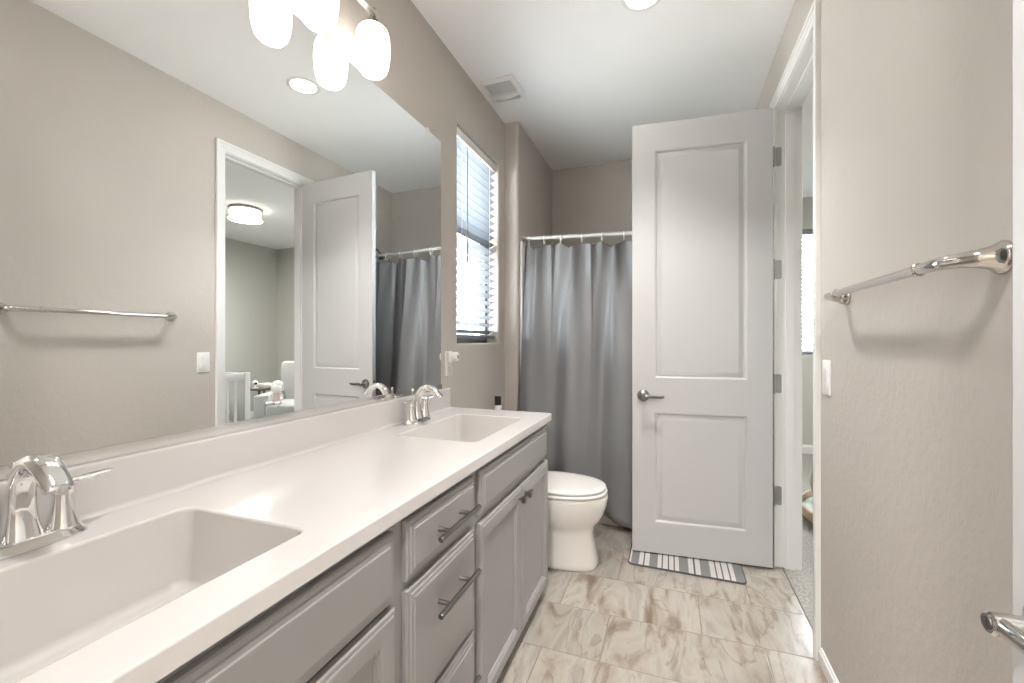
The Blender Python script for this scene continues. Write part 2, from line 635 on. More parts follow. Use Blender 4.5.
bm = bmesh.new()
base_profile_y(bm, XR, -1, -0.07, 1.898, 0.06, 0.010)
base_profile_y(bm, XR, -1, 2.74, YA)
struct('baseboard_right', bm, M['trim'], 'white baseboard along the right wall', 'baseboard')
bm = bmesh.new()
base_profile_y(bm, 0.0, 1, 2.03, YA)
struct('baseboard_left', bm, M['trim'], 'white baseboard behind the toilet', 'baseboard')


# bedroom doorway: stepped casing on both sides and a jamb with a stop
def casing(bm, x, sx, y0, y1, z1, w=0.062, k=1.0):
    """mitred moulding round three sides of an opening; profile measured inwards from the outer edge"""
    prof = [(0, 0), (0, .016), (.002, .018), (.016, .018), (.018, .0135), (.034, .0125), (.036, .010), (w - .002, .009), (w, .007), (w, 0)]
    rings = []
    for q in range(4):
        r = []
        for o, t in prof:
            ya, yb, zt = y0 - w + o, y1 + w - o, z1 + w - o
            r.append((x + sx * t * k, (ya, ya, yb, yb)[q], (0.0, zt, zt, 0.0)[q]))
        rings.append(r)
    loops(bm, rings)


bm = bmesh.new()
casing(bm, XR, -1, JOPEN[0] - 0.005, JOPEN[1] + 0.005, JOPEN[2] + 0.005)
struct('trim_1', bm, M['trim'], 'white stepped casing around the bedroom doorway, bathroom side', 'door casing')
bm = bmesh.new()
casing(bm, XR + WT, 1, JOPEN[0] - 0.010, JOPEN[1] + 0.010, JOPEN[2] + 0.010, 0.062, 0.7)
struct('trim_2', bm, M['trim'], 'white casing around the bathroom doorway, bedroom side', 'door casing')
a, b, h = JOPEN
bm = boxes((XR, XR + WT, DOOR[0], a, 0, h), (XR, XR + WT, b, DOOR[1], 0, h), (XR, XR + WT, DOOR[0], DOOR[1], h, DOOR[3]),
           (XR + 0.042, XR + 0.08, a, a + 0.011, 0, h - 0.011), (XR + 0.042, XR + 0.08, b - 0.011, b, 0, h - 0.011), (XR + 0.042, XR + 0.08, a, b, h - 0.011, h))
struct('trim_3', bm, M['trim'], 'white door jamb and stop of the bedroom doorway', 'door jamb')
bm = boxes((XR + 0.026, XR + 0.0305, JOPEN[0], JOPEN[1], 0.0, 0.004))
struct('trim_4', bm, M['strip'], 'thin brown transition strip between tile and carpet', 'threshold')

# bathroom window: bronze single-hung frame and panes, deep in its opening
w1 = thing('window_1', (-0.11, 2.42, WIN[2]), 'narrow bathroom window behind white blinds, bright daylight outside', 'window', None, 'structure')
y0, y1, z0, z1 = WIN
fx0, fx1 = -0.125, -0.085
bm = boxes((fx0, fx1, y0, y0 + 0.04, z0, z1), (fx0, fx1, y1 - 0.04, y1, z0, z1), (fx0, fx1, y0 + 0.04, y1 - 0.04, z0, z0 + 0.05), (fx0, fx1, y0 + 0.04, y1 - 0.04, z1 - 0.04, z1),
           (fx0 - 0.005, fx1 + 0.008, y0 + 0.04, y1 - 0.04, 1.79, 1.835))
link_mesh('window_frame', bm, M['winframe'], w1, bevel=0.002)
link_mesh('pane', boxes((-0.107, -0.103, y0 + 0.04, y1 - 0.04, z0 + 0.05, 1.79), ), M['glass'], w1)
link_mesh('pane', boxes((-0.113, -0.109, y0 + 0.04, y1 - 0.04, 1.835, z1 - 0.04), ), M['glass'], w1)


# ------------------------------------------------------------------ panelled door leaves
def leaf_mesh(width, z0, z1, th):
    """leaf in local coordinates: u from the hinge edge, v through the thickness (0 = hinge-knuckle face), z up"""
    bm = bmesh.new()
    st = 0.118
    rows = [z0, 0.185, 0.805, 0.99, 2.27, z1]
    us = [0, st, width - st, width]
    mould = [(0, 0), (0.004, 0.0015), (0.009, 0.004), (0.014, 0.0125), (0.024, 0.0125), (0.040, 0.0045), (0.046, 0.004)]
    for side, sgn in ((0.0, 1), (th, -1)):
        for i in range(3):
            for j in range(5):
                u0_, u1_, v0_, v1_ = us[i], us[i + 1], rows[j], rows[j + 1]
                if i == 1 and j in (1, 3):
                    rings = []
                    for ins, d in mould:
                        y = side + sgn * d
                        rings.append([(u0_ + ins, y, v0_ + ins), (u1_ - ins, y, v0_ + ins), (u1_ - ins, y, v1_ - ins), (u0_ + ins, y, v1_ - ins)])
                    loops(bm, rings, False, True)
                else:
                    bm.faces.new([bm.verts.new(p) for p in ((u0_, side, v0_), (u1_, side, v0_), (u1_, side, v1_), (u0_, side, v1_))])
    for i in range(3):
        for z in (rows[0], rows[-1]):
            bm.faces.new([bm.verts.new(p) for p in ((us[i], 0, z), (us[i + 1], 0, z), (us[i + 1], th, z), (us[i], th, z))])
    for j in range(5):
        for u in (0, width):
            bm.faces.new([bm.verts.new(p) for p in ((u, 0, rows[j]), (u, 0, rows[j + 1]), (u, th, rows[j + 1]), (u, th, rows[j]))])
    bmesh.ops.remove_doubles(bm, verts=bm.verts, dist=1e-5)
    return bm


def lever_parts(uc, zc, side, sgn, arm):
    """rosette + neck + lever on a leaf face, local coordinates; arm = +1/-1 direction along u"""
    bm = bmesh.new()
    ax = (0, sgn, 0)
    lathe(bm, [(0.033, 0), (0.033, 0.004), (0.030, 0.010), (0.020, 0.013), (0.0125, 0.016), (0.0115, 0.045)], (uc, side, zc), ax, 28)
    ros = bm
    bm = bmesh.new()
    lathe(bm, [(0.0105, 0.032), (0.0125, 0.034), (0.0125, 0.056), (0.010, 0.059)], (uc, side, zc), ax, 24)
    y = side + sgn * 0.049
    pts = [(uc, y, zc), (uc + arm * 0.03, y, zc + 0.001), (uc + arm * 0.06, y - sgn * 0.003, zc - 0.001), (uc + arm * 0.088, y - sgn * 0.006, zc - 0.002), (uc + arm * 0.108, y - sgn * 0.008, zc + 0.001)]
    path = smooth_path(pts, 14)
    sweep(bm, path, [(0.0085 - 0.0035 * i / 14, 0.0105 - 0.003 * i / 14) for i in range(15)], (0, 0, 1), 14)
    lev = bm
    bm = bmesh.new()
    lathe(bm, [(0.0068, 0.0588), (0.0068, 0.0598), (0.0045, 0.0600)], (uc, side, zc), ax, 18)
    box(bm, uc - 0.0008, uc + 0.0008, min(side + sgn * 0.0598, side + sgn * 0.0612), max(side + sgn * 0.0598, side + sgn * 0.0612), zc - 0.004, zc + 0.004)
    return ros, lev, bm


def place(bm, mtx):
    bmesh.ops.transform(bm, matrix=mtx, verts=bm.verts)
    return bm


def make_door(name, label, hx, hy, fx, fy, width, th, flip, zc, free_metal):
    """hinge-side corner (hx,hy), direction to the free edge (fx,fy)"""
    d = Vector((fx - hx, fy - hy, 0)).normalized()
    nrm = Vector((-d.y, d.x, 0)) * (1 if flip else -1)
    mtx = Matrix(((d.x, nrm.x, 0, hx), (d.y, nrm.y, 0, hy), (0, 0, 1, 0), (0, 0, 0, 1)))
    root = thing(name, (hx, hy, 0), label, 'door', None, 'structure')
    leaf = link_mesh('door_leaf', place(leaf_mesh(width, 0.016, 2.420, th), mtx), M['white'], root, bevel=0.0018)
    uc, zc = width - 0.060, zc
    for side, sgn in ((0.0, -1), (th, 1)):
        ros, lev, cap = lever_parts(uc, zc, side, sgn, -1)
        h = link_mesh('door_lever', place(lev, mtx), free_metal, root, smooth=True)
        link_mesh('rosette', place(ros, mtx), free_metal, h, smooth=True)
        link_mesh('privacy_slot', place(cap, mtx), M['pewter'], h)
    link_mesh('latch_plate', place(boxes((width - 0.0005, width + 0.001, th * 0.2, th * 0.8, zc - 0.028, zc + 0.028)), mtx), M['pewter'], root)
    bm_ = bmesh.new()
    lathe(bm_, [(0.006, 0), (0.006, 0.006), (0.003, 0.011)], (width, th * 0.5, zc), (1, 0, 0), 14)
    link_mesh('latch_bolt', place(bm_, mtx), M['pewter'], root, smooth=True)
    return root, mtx


d1, mtx1 = make_door('door_1', 'white two-panel door standing open in front of the shower curtain', 1.603, 2.574, 0.897, 2.520, 0.707, 0.036, False, 0.895, M['pewter'])
for z in (2.181, 1.581, 0.975, 0.38):
    bm = bmesh.new()
    pl = rrect(XR - 0.004, XR + 0.024, z - 0.05, z + 0.05, 0.008, 0, 4)
    loops(bm, [[(p.x, JOPEN[1] - 0.0025, p.y) for p in pl], [(p.x, JOPEN[1] - 0.0002, p.y) for p in pl]])
    for k in range(3):
        zz = z - 0.035 + 0.035 * k
        for ox in (0.006, 0.016):
            lathe(bm, [(0.0035, 0), (0.002, 0.0008)], (XR + ox, JOPEN[1] - 0.0025, zz), (0, -1, 0), 10)
    hg = link_mesh('hinge', bm, M['hinge'], d1, smooth=True)
    bm = bmesh.new()
    lathe(bm, [(0.003, -0.004), (0.0065, 0), (0.0065, 0.1), (0.003, 0.104)], (XR - 0.013, JOPEN[1] - 0.009, z - 0.05), (0, 0, 1), 14)
    link_mesh('hinge_knuckle', bm, M['hinge'], hg, smooth=True)

make_door('door_2', 'white door folded back against the right wall, cut by the right frame edge', 1.530, -0.045, 1.490, 0.700, 0.746, 0.036, False, 0.884, M['bar'])

# ------------------------------------------------------------------ vanity: three base cabinets and one worktop
CX0, CXF = 0.004, 0.535          # back and face-frame plane
CB, CT = 0.05, 0.8195            # bottom of face frame, top of cabinets


def front(name, y0, y1, z0, z1, kind, parent):
    """an overlay drawer front or door on the face frame; faces +x"""
    bm = bmesh.new()
    w, h = y1 - y0, z1 - z0
    if kind == 'slab':
        prof = [(0, 0), (0, 0.010), (0.003, 0.0135), (0.012, 0.0145), (0.0135, 0.0172), (0.0215, 0.0182), (0.0232, 0.0205), (0.0262, 0.021)]
    else:
        prof = [(0, 0), (0, 0.013), (0.003, 0.0165), (0.010, 0.0175), (0.0115, 0.0195), (0.015, 0.0205), (0.047, 0.0205), (0.0495, 0.0182), (0.054, 0.0175), (0.0555, 0.0145), (0.061, 0.0135), (0.063, 0.0088), (0.066, 0.0085)]
    ring_front(bm, (CXF + 0.0012, y0, z0), (0, 1, 0), (0, 0, 1), (1, 0, 0), w, h, prof)
    return link_mesh(name, bm, M['cab'], parent)


def knob(y, z, parent):
    bm = bmesh.new()
    x = CXF + 0.0217
    lathe(bm, [(0.008, 0), (0.007, 0.014), (0.010, 0.018)], (x, y, z), (1, 0, 0), 18)
    rbox(bm, x + 0.016, x + 0.032, y - 0.018, y + 0.018, z - 0.012, z + 0.012, 0.003, 0.0025)
    return link_mesh('knob', bm, M['pewter'], parent, smooth=True)


def pull(yc, z, parent, length=0.222, post=0.115):
    bm = bmesh.new()
    x = CXF + 0.0217
    xb = x + 0.035
    for s in (-1, 1):
        lathe(bm, [(0.0072, 0), (0.0058, 0.004), (0.0058, 0.036)], (x, yc + s * post / 2, z), (1, 0, 0), 16)
    lathe(bm, [(0.0060, 0), (0.0074, 0.0015), (0.0074, length - 0.0015), (0.0060, length)], (xb, yc - length / 2, z), (0, 1, 0), 20)
    return link_mesh('bar_pull', bm, M['pewter'], parent, smooth=True)


def carcass(y0, y1, opening_rows, parent, stile=0.03):
    """box with a face frame that has openings behind the overlay fronts and a recessed toe kick"""
    bm = bmesh.new()
    box(bm, CX0, CXF - 0.02, y0, y0 + 0.016, CB, CT)
    box(bm, CX0, CXF - 0.02, y1 - 0.016, y1, CB, CT)
    box(bm, CX0, CX0 + 0.01, y0 + 0.016, y1 - 0.016, CB, CT)
    box(bm, CX0, CXF - 0.02, y0 + 0.016, y1 - 0.016, CB, CB + 0.016)
    link_mesh('cabinet_body', bm, M['cab'], parent, bevel=0.001)
    holes = [(y0 + stile, y1 - stile, a, b) for a, b in opening_rows]
    p = wall_panel('x', CXF - 0.02, CXF, y0, y1, CB, CT, holes)
    link_mesh('face_frame', p, M['cab'], parent)
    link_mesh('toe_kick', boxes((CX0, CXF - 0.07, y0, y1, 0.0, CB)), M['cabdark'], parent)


g = 'grey vanity base cabinets'
YV0, YD0, YD1, YV1 = -0.07, 0.793, 1.189, 1.990
cab = thing('vanity_cabinet', (0.27, 0.35, 0), 'grey sink cabinet nearest the camera, under the big foreground sink', 'cabinet', g)
carcass(YV0, YD0, [(0.09, 0.635), (0.66, 0.79)], cab)
front('false_front', YV0 + 0.022, YD0 - 0.022, 0.648, 0.795, 'slab', cab)
ym = (YV0 + YD0) / 2
for s, (a, b) in enumerate(((YV0 + 0.022, ym - 0.002), (ym + 0.002, YD0 - 0.022))):
    dr = front('cabinet_door', a, b, 0.052, 0.634, 'door', cab)
    knob(b - 0.030 if s == 0 else a + 0.030, 0.597, dr)
cab = thing('vanity_cabinet', (0.27, 0.97, 0), 'grey three-drawer cabinet with two bar pulls showing, between the sinks', 'cabinet', g)
carcass(YD0, YD1, [(0.09, 0.32), (0.34, 0.63), (0.66, 0.79)], cab, 0.03)
for a, b, zp in ((0.662, 0.797, 0.730), (0.348, 0.641, 0.548), (0.052, 0.333, 0.245)):
    fr = front('drawer', YD0 + 0.024, YD1 - 0.021, a, b, 'slab', cab)
    pull(1.004, zp, fr)
cab = thing('vanity_cabinet', (0.27, 1.58, 0), 'grey sink cabinet beside the toilet, with two knobbed doors', 'cabinet', g)
carcass(YD1, YV1, [(0.09, 0.635), (0.66, 0.79)], cab)
front('false_front', YD1 + 0.021, 1.966, 0.660, 0.797, 'slab', cab)
ym = 1.590
for s, (a, b) in enumerate(((YD1 + 0.018, ym - 0.0015), (ym + 0.0015, YV1 - 0.012))):
    dr = front('cabinet_door', a, b, 0.052, 0.636, 'door', cab)
    knob(b - 0.030 if s == 0 else a + 0.030, 0.597, dr)

# worktop with two integral rectangular bowls
top = thing('vanity_countertop', (0.28, 0.97, 0.82), 'long glossy white vanity top with backsplash and two rectangular sinks', 'countertop')
TZ, TB = 0.853, 0.820
TY0, TY1, TX0, TX1 = -0.073, 2.018, 0.003, 0.563
SINKS = [(0.36, 0.252), (1.590, 0.252)]
SX0, SX1 = 0.148, 0.472
bm = bmesh.new()


def top_ring(ins, z):
    return rrect(TX0 + ins, TX1 - ins, TY0 + ins, TY1 - ins, 0.012 - ins * 0.8, z, 4)


rings = [top_ring(0.0, TB), top_ring(0.0, TZ - 0.004), top_ring(0.0008, TZ - 0.0016), top_ring(0.0022, TZ - 0.0004), top_ring(0.0045, TZ)]
vs = loops(bm, rings, False, False)
outer = vs[-1]
edges = [bm.edges.get((outer[i], outer[(i + 1) % len(outer)])) for i in range(len(outer))]
hole_rings = []
for yc, hl in SINKS:
    r = [bm.verts.new(p) for p in rrect(SX0 - 0.004, SX1 + 0.004, yc - hl - 0.004, yc + hl + 0.004, 0.026, TZ, 6)]
    hole_rings.append(r)
    edges += [bm.edges.new((r[i], r[(i + 1) % len(r)])) for i in range(len(r))]
bmesh.ops.triangle_fill(bm, use_beauty=True, use_dissolve=False, edges=edges)
link_mesh('worktop', bm, M['counter'], top, smooth=True, angle=60, wn=True)
for yc, hl in SINKS:
    bm = bmesh.new()
    def sr(ix, iy, z, r=0.024, fx=0.0):
        return rrect(SX0 + ix, SX1 - ix - fx, yc - hl + iy, yc + hl - iy, r, z, 6)
    rings = [rrect(SX0 - 0.004, SX1 + 0.004, yc - hl - 0.004, yc + hl + 0.004, 0.026, TZ, 6), sr(-0.001, -0.001, TZ - 0.0012), sr(0.002, 0.002, TZ - 0.005), sr(0.005, 0.006, TZ - 0.05),
             sr(0.009, 0.012, TZ - 0.10), sr(0.013, 0.017, TZ - 0.138), sr(0.018, 0.022, TZ - 0.148), sr(0.030, 0.034, TZ - 0.153, 0.022), sr(0.12, 0.2, TZ - 0.157, 0.03)]
    loops(bm, rings, False, True)
    bs = link_mesh('sink_basin', bm, M['sink'], top, smooth=True, angle=60, wn=True)
    bm = bmesh.new()
    cxs, z = (SX0 + SX1) / 2 - 0.01, TZ - 0.1562
    lathe(bm, [(0.032, 0), (0.032, 0.0015), (0.026, 0.003), (0.022, 0.0015), (0.0215, 0.001), (0.019, 0.004), (0.0, 0.0055)], (cxs, yc, z), (0, 0, 1), 28)
    link_mesh('drain', bm, M['chrome'], bs, smooth=True)
bm = bmesh.new()
prof = [(0.003, TZ + 0.0003), (0.034, TZ + 0.0003), (0.030, TZ + 0.0015), (0.0265, TZ + 0.005), (0.0245, TZ + 0.010), (0.0235, TZ + 0.098), (0.0222, TZ + 0.1025), (0.019, TZ + 0.1045), (0.003, TZ + 0.1045)]
ys = [TY0, TY1 - 0.028, TY1 - 0.0235, TY1 - 0.022]
loops(bm, [[(x, TY0, z) for x, z in prof], [(x, TY1 - 0.030, z) for x, z in prof]])
link_mesh('backsplash', bm, M['counter'], top, smooth=True, angle=50, wn=True)

# ------------------------------------------------------------------ mirror
mir = thing('wall_mirror', (0.0, 0.9, 0.965), 'wide frameless mirror above the vanity', 'mirror')
link_mesh('mirror_glass', boxes((0.0006, 0.005, -0.05, 1.926, 0.962, 2.217)), M['mirror'], mir)
bm = boxes((0.0006, 0.0105, -0.05, 1.928, 0.9585, 0.9615), (0.0055, 0.0105, -0.05, 1.928, 0.9615, 0.982))
link_mesh('bottom_channel', bm, M['chan'], mir)
for y in (0.62, 1.80):
    bm = bmesh.new()
    rbox(bm, 0.0006, 0.0085, y - 0.008, y + 0.008, 2.205, 2.228, 0.002, 0.002)
    link_mesh('clip', bm, M['plastic'], mir, smooth=True)


# ------------------------------------------------------------------ faucets
def make_faucet(yc, label):
    x0 = 0.084
    r = thing('faucet', (x0, yc, TZ), label, 'faucet', 'chrome two-handle faucets')
    bm = bmesh.new()
    n = 40

    def oval(hx, hy, z):
        out = []
        for i in range(n):
            a = 2 * PI * i / n
            out.append((x0 + hx * math.copysign(abs(math.cos(a)) ** 0.8, math.cos(a)), yc + hy * math.copysign(abs(math.sin(a)) ** 0.7, math.sin(a)), z))
        return out
    loops(bm, [oval(.031, .083, TZ + .0004), oval(.0315, .084, TZ + .004), oval(.030, .082, TZ + .008), oval(.026, .077, TZ + .0125), oval(.024, .074, TZ + .019), oval(.022, .072, TZ + .0205)])
    link_mesh('base_plate', bm, M['chrome'], r, smooth=True, angle=50)
    for s in (-1, 1):
        bm = bmesh.new()
        hy = yc + s * 0.051
        lathe(bm, [(.0235, .019), (.0225, .022), (.0195, .033), (.0165, .05), (.0142, .068), (.0136, .076), (.0158, .0775), (.0162, .082), (.0160, .094), (.0145, .0985), (.009, .101), (.001, .1018)], (x0, hy, TZ), (0, 0, 1), 28)
        hb = link_mesh('handle_body', bm, M['chrome'], r, smooth=True, angle=50)
        bm = bmesh.new()
        pts = [(x0 + .002, hy, TZ + .093), (x0 + .004, hy + s * .018, TZ + .0965), (x0 + .007, hy + s * .036, TZ + .098), (x0 + .010, hy + s * .055, TZ + .100), (x0 + .012, hy + s * .070, TZ + .102)]
        path = smooth_path(pts, 16)
        rad = smooth_path([(.0065, .011), (.0055, .009), (.0055, .0115), (.0045, .0115), (.002, .005)], 16)
        sweep(bm, path, [tuple(q) for q in [(a[0], a[1]) for a in rad]], (1, 0, 0), 14)
        link_mesh('lever', bm, M['chrome'], hb, smooth=True, angle=60)
    bm = bmesh.new()
    pts = [(x0 - .002, yc, TZ + .018), (x0 - .004, yc, TZ + .05), (x0 - .003, yc, TZ + .09), (x0 + .010, yc, TZ + .128), (x0 + .040, yc, TZ + .1500), (x0 + .075, yc, TZ + .1435), (x0 + .102, yc, TZ + .1185), (x0 + .108, yc, TZ + .110)]
    path = smooth_path(pts, 40)
    rad = smooth_path([(.0235, .0260), (.0175, .0205), (.0155, .0185), (.0145, .0185), (.0130, .0190), (.0120, .0195), (.0110, .0190), (.0105, .0180)], 40)
    sweep(bm, path, [(a[0], a[1]) for a in rad], (0, 1, 0), 24, power=0.85)
    sp_ = link_mesh('spout', bm, M['chrome'], r, smooth=True, angle=60)
    bm = bmesh.new()
    lathe(bm, [(.0025, 0), (.0025, .118), (.005, .120), (.0062, .126), (.004, .131), (.0005, .132)], (x0 - .026, yc, TZ + .012), (0, 0, 1), 14)
    link_mesh('lift_rod', bm, M['chrome'], r, smooth=True)
    return r


f1 = make_faucet(0.39, 'chrome two-handle faucet at the near sink, at the left frame edge')
f2 = copy_tree(f1, None, (0, 1.590 - 0.39, 0))
f2['label'] = 'chrome two-handle faucet at the far sink, near the outlet'

# ------------------------------------------------------------------ vanity light
vl = thing('vanity_light', (0.0, 1.016, 2.40), 'three-light vanity fixture with white opal shades above the mirror', 'wall light')
bm = bmesh.new()
rbox(bm, 0.0006, 0.020, 0.88, 1.15, 2.335, 2.445, 0.006, 0.004)
link_mesh('wall_plate', bm, M['nickel'], vl, smooth=True)
bm = bmesh.new()
box(bm, 0.088, 0.112, 0.735, 1.297, 2.372, 2.384)
box(bm, 0.018, 0.100, 0.955, 0.980, 2.384, 2.398)
box(bm, 0.018, 0.100, 1.052, 1.077, 2.384, 2.398)
link_mesh('crossbar', bm, M['nickel'], vl, bevel=0.002)
first = None
for i, y in enumerate((1.272, 1.016, 0.760)):
    if first is None:
        bm = bmesh.new()
        prof = [(.018, .233), (.030, .232), (.043, .226), (.052, .213), (.0565, .195), (.059, .165), (.0600, .13), (.0585, .09), (.0545, .05), (.048, .025), (.038, .009), (.027, .003), (.012, .0), (.001, .0)]
        prof = [(r, 2.152 + h * 0.174 / 0.233) for r, h in reversed(prof)]
        lathe(bm, prof, (0.10, y, 0), (0, 0, 1), 36)
        first = link_mesh('glass_shade', bm, M['shade'], vl, smooth=True, angle=60)
        bm = bmesh.new()
        lathe(bm, [(.019, 2.324), (.021, 2.326), (.021, 2.346), (.012, 2.354), (.008, 2.373)], (0.10, y, 0), (0, 0, 1), 20)
        lathe(bm, [(.008, 2.383), (.010, 2.386), (.010, 2.391), (.004, 2.396), (.0005, 2.398)], (0.10, y, 0), (0, 0, 1), 16)
        fit = link_mesh('shade_holder', bm, M['pewter'], vl, smooth=True)
    else:
        for o in (first, fit):
            c = o.copy()
            C.objects.link(c)
            c.parent = vl
            c.matrix_parent_inverse = o.matrix_parent_inverse.copy()
            c.location.y = o.location.y + (y - 1.272)

# ------------------------------------------------------------------ recessed can light
def lamp(name, kind, loc, watts, col, size=0.1, parent=None, label=None, **kw):
    d = bpy.data.lights.new(name, kind)
    d.energy = watts
    d.color = col
    if kind == 'AREA':
        d.shape = 'DISK'
        d.size = size
    else:
        d.shadow_soft_size = size
    o = bpy.data.objects.new(name, d)
    o.location = loc
    C.objects.link(o)
    if parent:
        o.parent = parent
        o.matrix_parent_inverse = Matrix.Translation(parent.location).inverted()
    return o


CANS = ((0.985, 1.995, 'round recessed ceiling light, lit, at the top edge of the photo'), (0.985, 0.45, 'added recessed ceiling light above the near sink, unseen, brightens the near counter'))  # second can is added out of view to light the near counter
for cx_, cy_, lab in CANS:
    rl = thing('recessed_light', (cx_, cy_, HC), lab, 'ceiling light')
    bm = bmesh.new()
    lathe(bm, [(.092, -.0005), (.094, -.003), (.088, -.006), (.073, -.0065), (.070, -.003), (.0695, -.0008)], (cx_, cy_, HC), (0, 0, 1), 40, False, False)
    link_mesh('trim_ring', bm, M['plastic'], rl, smooth=True)
    bm = bmesh.new()
    lathe(bm, [(.0695, -.0006), (.0695, -.003), (.05, -.0042), (.001, -.0046)], (cx_, cy_, HC), (0, 0, 1), 40)
    link_mesh('lamp_lens', bm, M['lens'], rl, smooth=True)
    can = lamp('can_lamp', 'SPOT', (cx_, cy_, HC - 0.012), CAN_W, (1.0, 0.975, 0.945), 0.085, rl)
    can.data.spot_size = math.radians(88)
    can.data.spot_blend = 1.0

# ------------------------------------------------------------------ exhaust fan grille
vx0, vx1, vy0, vy1 = 0.036, 0.248, 2.322, 2.560
vt = thing('exhaust_fan', ((vx0 + vx1) / 2, (vy0 + vy1) / 2, HC), 'square white exhaust fan grille on the ceiling above the window', 'vent')
bm = bmesh.new()
o_ = rrect(vx0, vx1, vy0, vy1, 0.012, 0, 4)
i_ = rrect(vx0 + 0.02, vx1 - 0.02, vy0 + 0.02, vy1 - 0.02, 0.02, 0, 4)
loops(bm, [[(p.x, p.y, HC - 0.0005) for p in o_], [(p.x, p.y, HC - 0.010) for p in o_], [(p.x, p.y, HC - 0.020) for p in i_], [(p.x, p.y, HC - 0.006) for p in i_]], False, False)
link_mesh('grille_frame', bm, M['plastic'], vt, smooth=True)
bm = bmesh.new()
box(bm, vx0 + 0.02, vx1 - 0.02, vy0 + 0.02, vy1 - 0.02, HC - 0.006, HC - 0.004)
for k in range(15):
    y = vy0 + 0.03 + k * 0.0127
    box(bm, vx0 + 0.02, vx1 - 0.02, y, y + 0.004, HC - 0.012, HC - 0.006)
link_mesh('louver', bm, M['grille'], vt)
bm = bmesh.new()
rings = []
for k in range(13):
    t = k / 12
    x = vx0 + 0.016 + t * (vx1 - vx0 - 0.032)
    bow = 0.030 * math.sin(PI * t)
    ya, yb = 2.472 - bow * 0.2, 2.498 + bow * 0.45
    z = HC - 0.018 - 0.010 * math.sin(PI * t)
    rings.append([(x, ya, HC - 0.008), (x, ya, z), (x, (ya + yb) / 2, z - 0.003), (x, yb, z), (x, yb, HC - 0.008)])
loops(bm, rings)
link_mesh('center_band', bm, M['plastic'], vt, smooth=True)

# ------------------------------------------------------------------ bathroom blinds
y0, y1, z0, z1 = WIN
bl = thing('window_blind', (-0.045, 2.42, z1), 'white horizontal slat blind in the narrow bathroom window', 'window blind')
bm = bmesh.new()
rbox(bm, -0.075, -0.022, y0 + 0.006, y1 - 0.006, z1 - 0.052, z1 - 0.002, 0.004, 0.003)
link_mesh('headrail', bm, M['plastic'], bl, smooth=True)
bm = bmesh.new()
SP = 0.0490
z = z1 - 0.075
tilt = math.radians(-25)
while z > z0 + 0.062:
    ca, sa = math.cos(tilt), math.sin(tilt)
    rings = []
    for t in (-0.0245, -0.012, 0, 0.012, 0.0245):
        crown = 0.003 * (1 - (t / 0.0245) ** 2)
        rings.append((-0.0485 + t * ca, z - t * sa + crown))
    pr = [(x, zz) for x, zz in rings] + [(x, zz - 0.0026) for x, zz in reversed(rings)]
    loops(bm, [[(x, y0 + 0.008, zz) for x, zz in pr], [(x, y1 - 0.008, zz) for x, zz in pr]])
    z -= SP
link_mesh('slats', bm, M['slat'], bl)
bm = bmesh.new()
rbox(bm, -0.072, -0.024, y0 + 0.008, y1 - 0.008, z0 + 0.030, z0 + 0.050, 0.004, 0.003)
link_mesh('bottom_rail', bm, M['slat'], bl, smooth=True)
for y in (y0 + 0.10, y1 - 0.10):
    bm = bmesh.new()
    for xx in (-0.0245, -0.0735):
        sweep(bm, [(xx, y, z1 - 0.05), (xx, y, z0 + 0.045)], 0.0012, None, 6)
    link_mesh('ladder_cord', bm, M['ring'], bl)
bm = bmesh.new()
lathe(bm, [(.004, 0), (.0062, .006), (.0055, .10), (.0035, .12), (.0035, .64), (.002, .66)], (-0.012, 2.264, 1.655), (0, 0, 1), 12)
sweep(bm, [(-0.012, 2.264, 2.31), (-0.018, 2.264, 2.335), (-0.03, 2.264, 2.365)], 0.002, None, 8)
link_mesh('tilt_wand', bm, M['wand'], bl, smooth=True)

# ------------------------------------------------------------------ outlet, plug-in, switch
ot = thing('wall_outlet', (0.0, 2.012, 1.082), 'white outlet plate on the wall beside the mirror', 'outlet')
bm = bmesh.new()
pl = rrect(1.974, 2.050, 1.016, 1.148, 0.006, 0, 4)
pi_ = rrect(1.977, 2.047, 1.019, 1.145, 0.005, 0, 4)
loops(bm, [[(0.0006, p.x, p.y) for p in pl], [(0.004, p.x, p.y) for p in pl], [(0.006, p.x, p.y) for p in pi_]])
link_mesh('cover_plate', bm, M['plate'], ot, smooth=True)
bm = bmesh.new()
for z in (1.054, 1.110):
    pr = rrect(1.995, 2.029, z - 0.0215, z + 0.0215, 0.012, 0, 4)
    loops(bm, [[(0.0058, p.x, p.y) for p in pr], [(0.0072, p.x, p.y) for p in pr]])
link_mesh('receptacle', bm, M['plastic'], ot, smooth=True)
bm = boxes((0.0071, 0.0078, 2.004, 2.006, 1.056, 1.065), (0.0071, 0.0078, 2.018, 2.020, 1.056, 1.065), (0.0071, 0.0078, 2.0095, 2.0145, 1.042, 1.047))
link_mesh('slot', bm, M['dark'], ot)
pg = thing('plug_in_night_light', (0.008, 2.014, 1.118), 'small round white plug-in with grey lens, in the upper socket', 'night light')
bm = bmesh.new()
rbox(bm, 0.0074, 0.030, 1.990, 2.036, 1.090, 1.144, 0.008, 0.004)
lathe(bm, [(.020, 0), (.024, .004), (.0245, .018), (.022, .024), (.016, .026)], (0.0295, 2.018, 1.119), (1, 0, 0), 26)
link_mesh('plug_body', bm, M['plastic'], pg, smooth=True)
bm = bmesh.new()
lathe(bm, [(.0125, 0), (.0125, .002), (.008, .0045), (.001, .005)], (0.0553, 2.018, 1.119), (1, 0, 0), 22)
link_mesh('lens', bm, M['lensgrey'], pg, smooth=True)

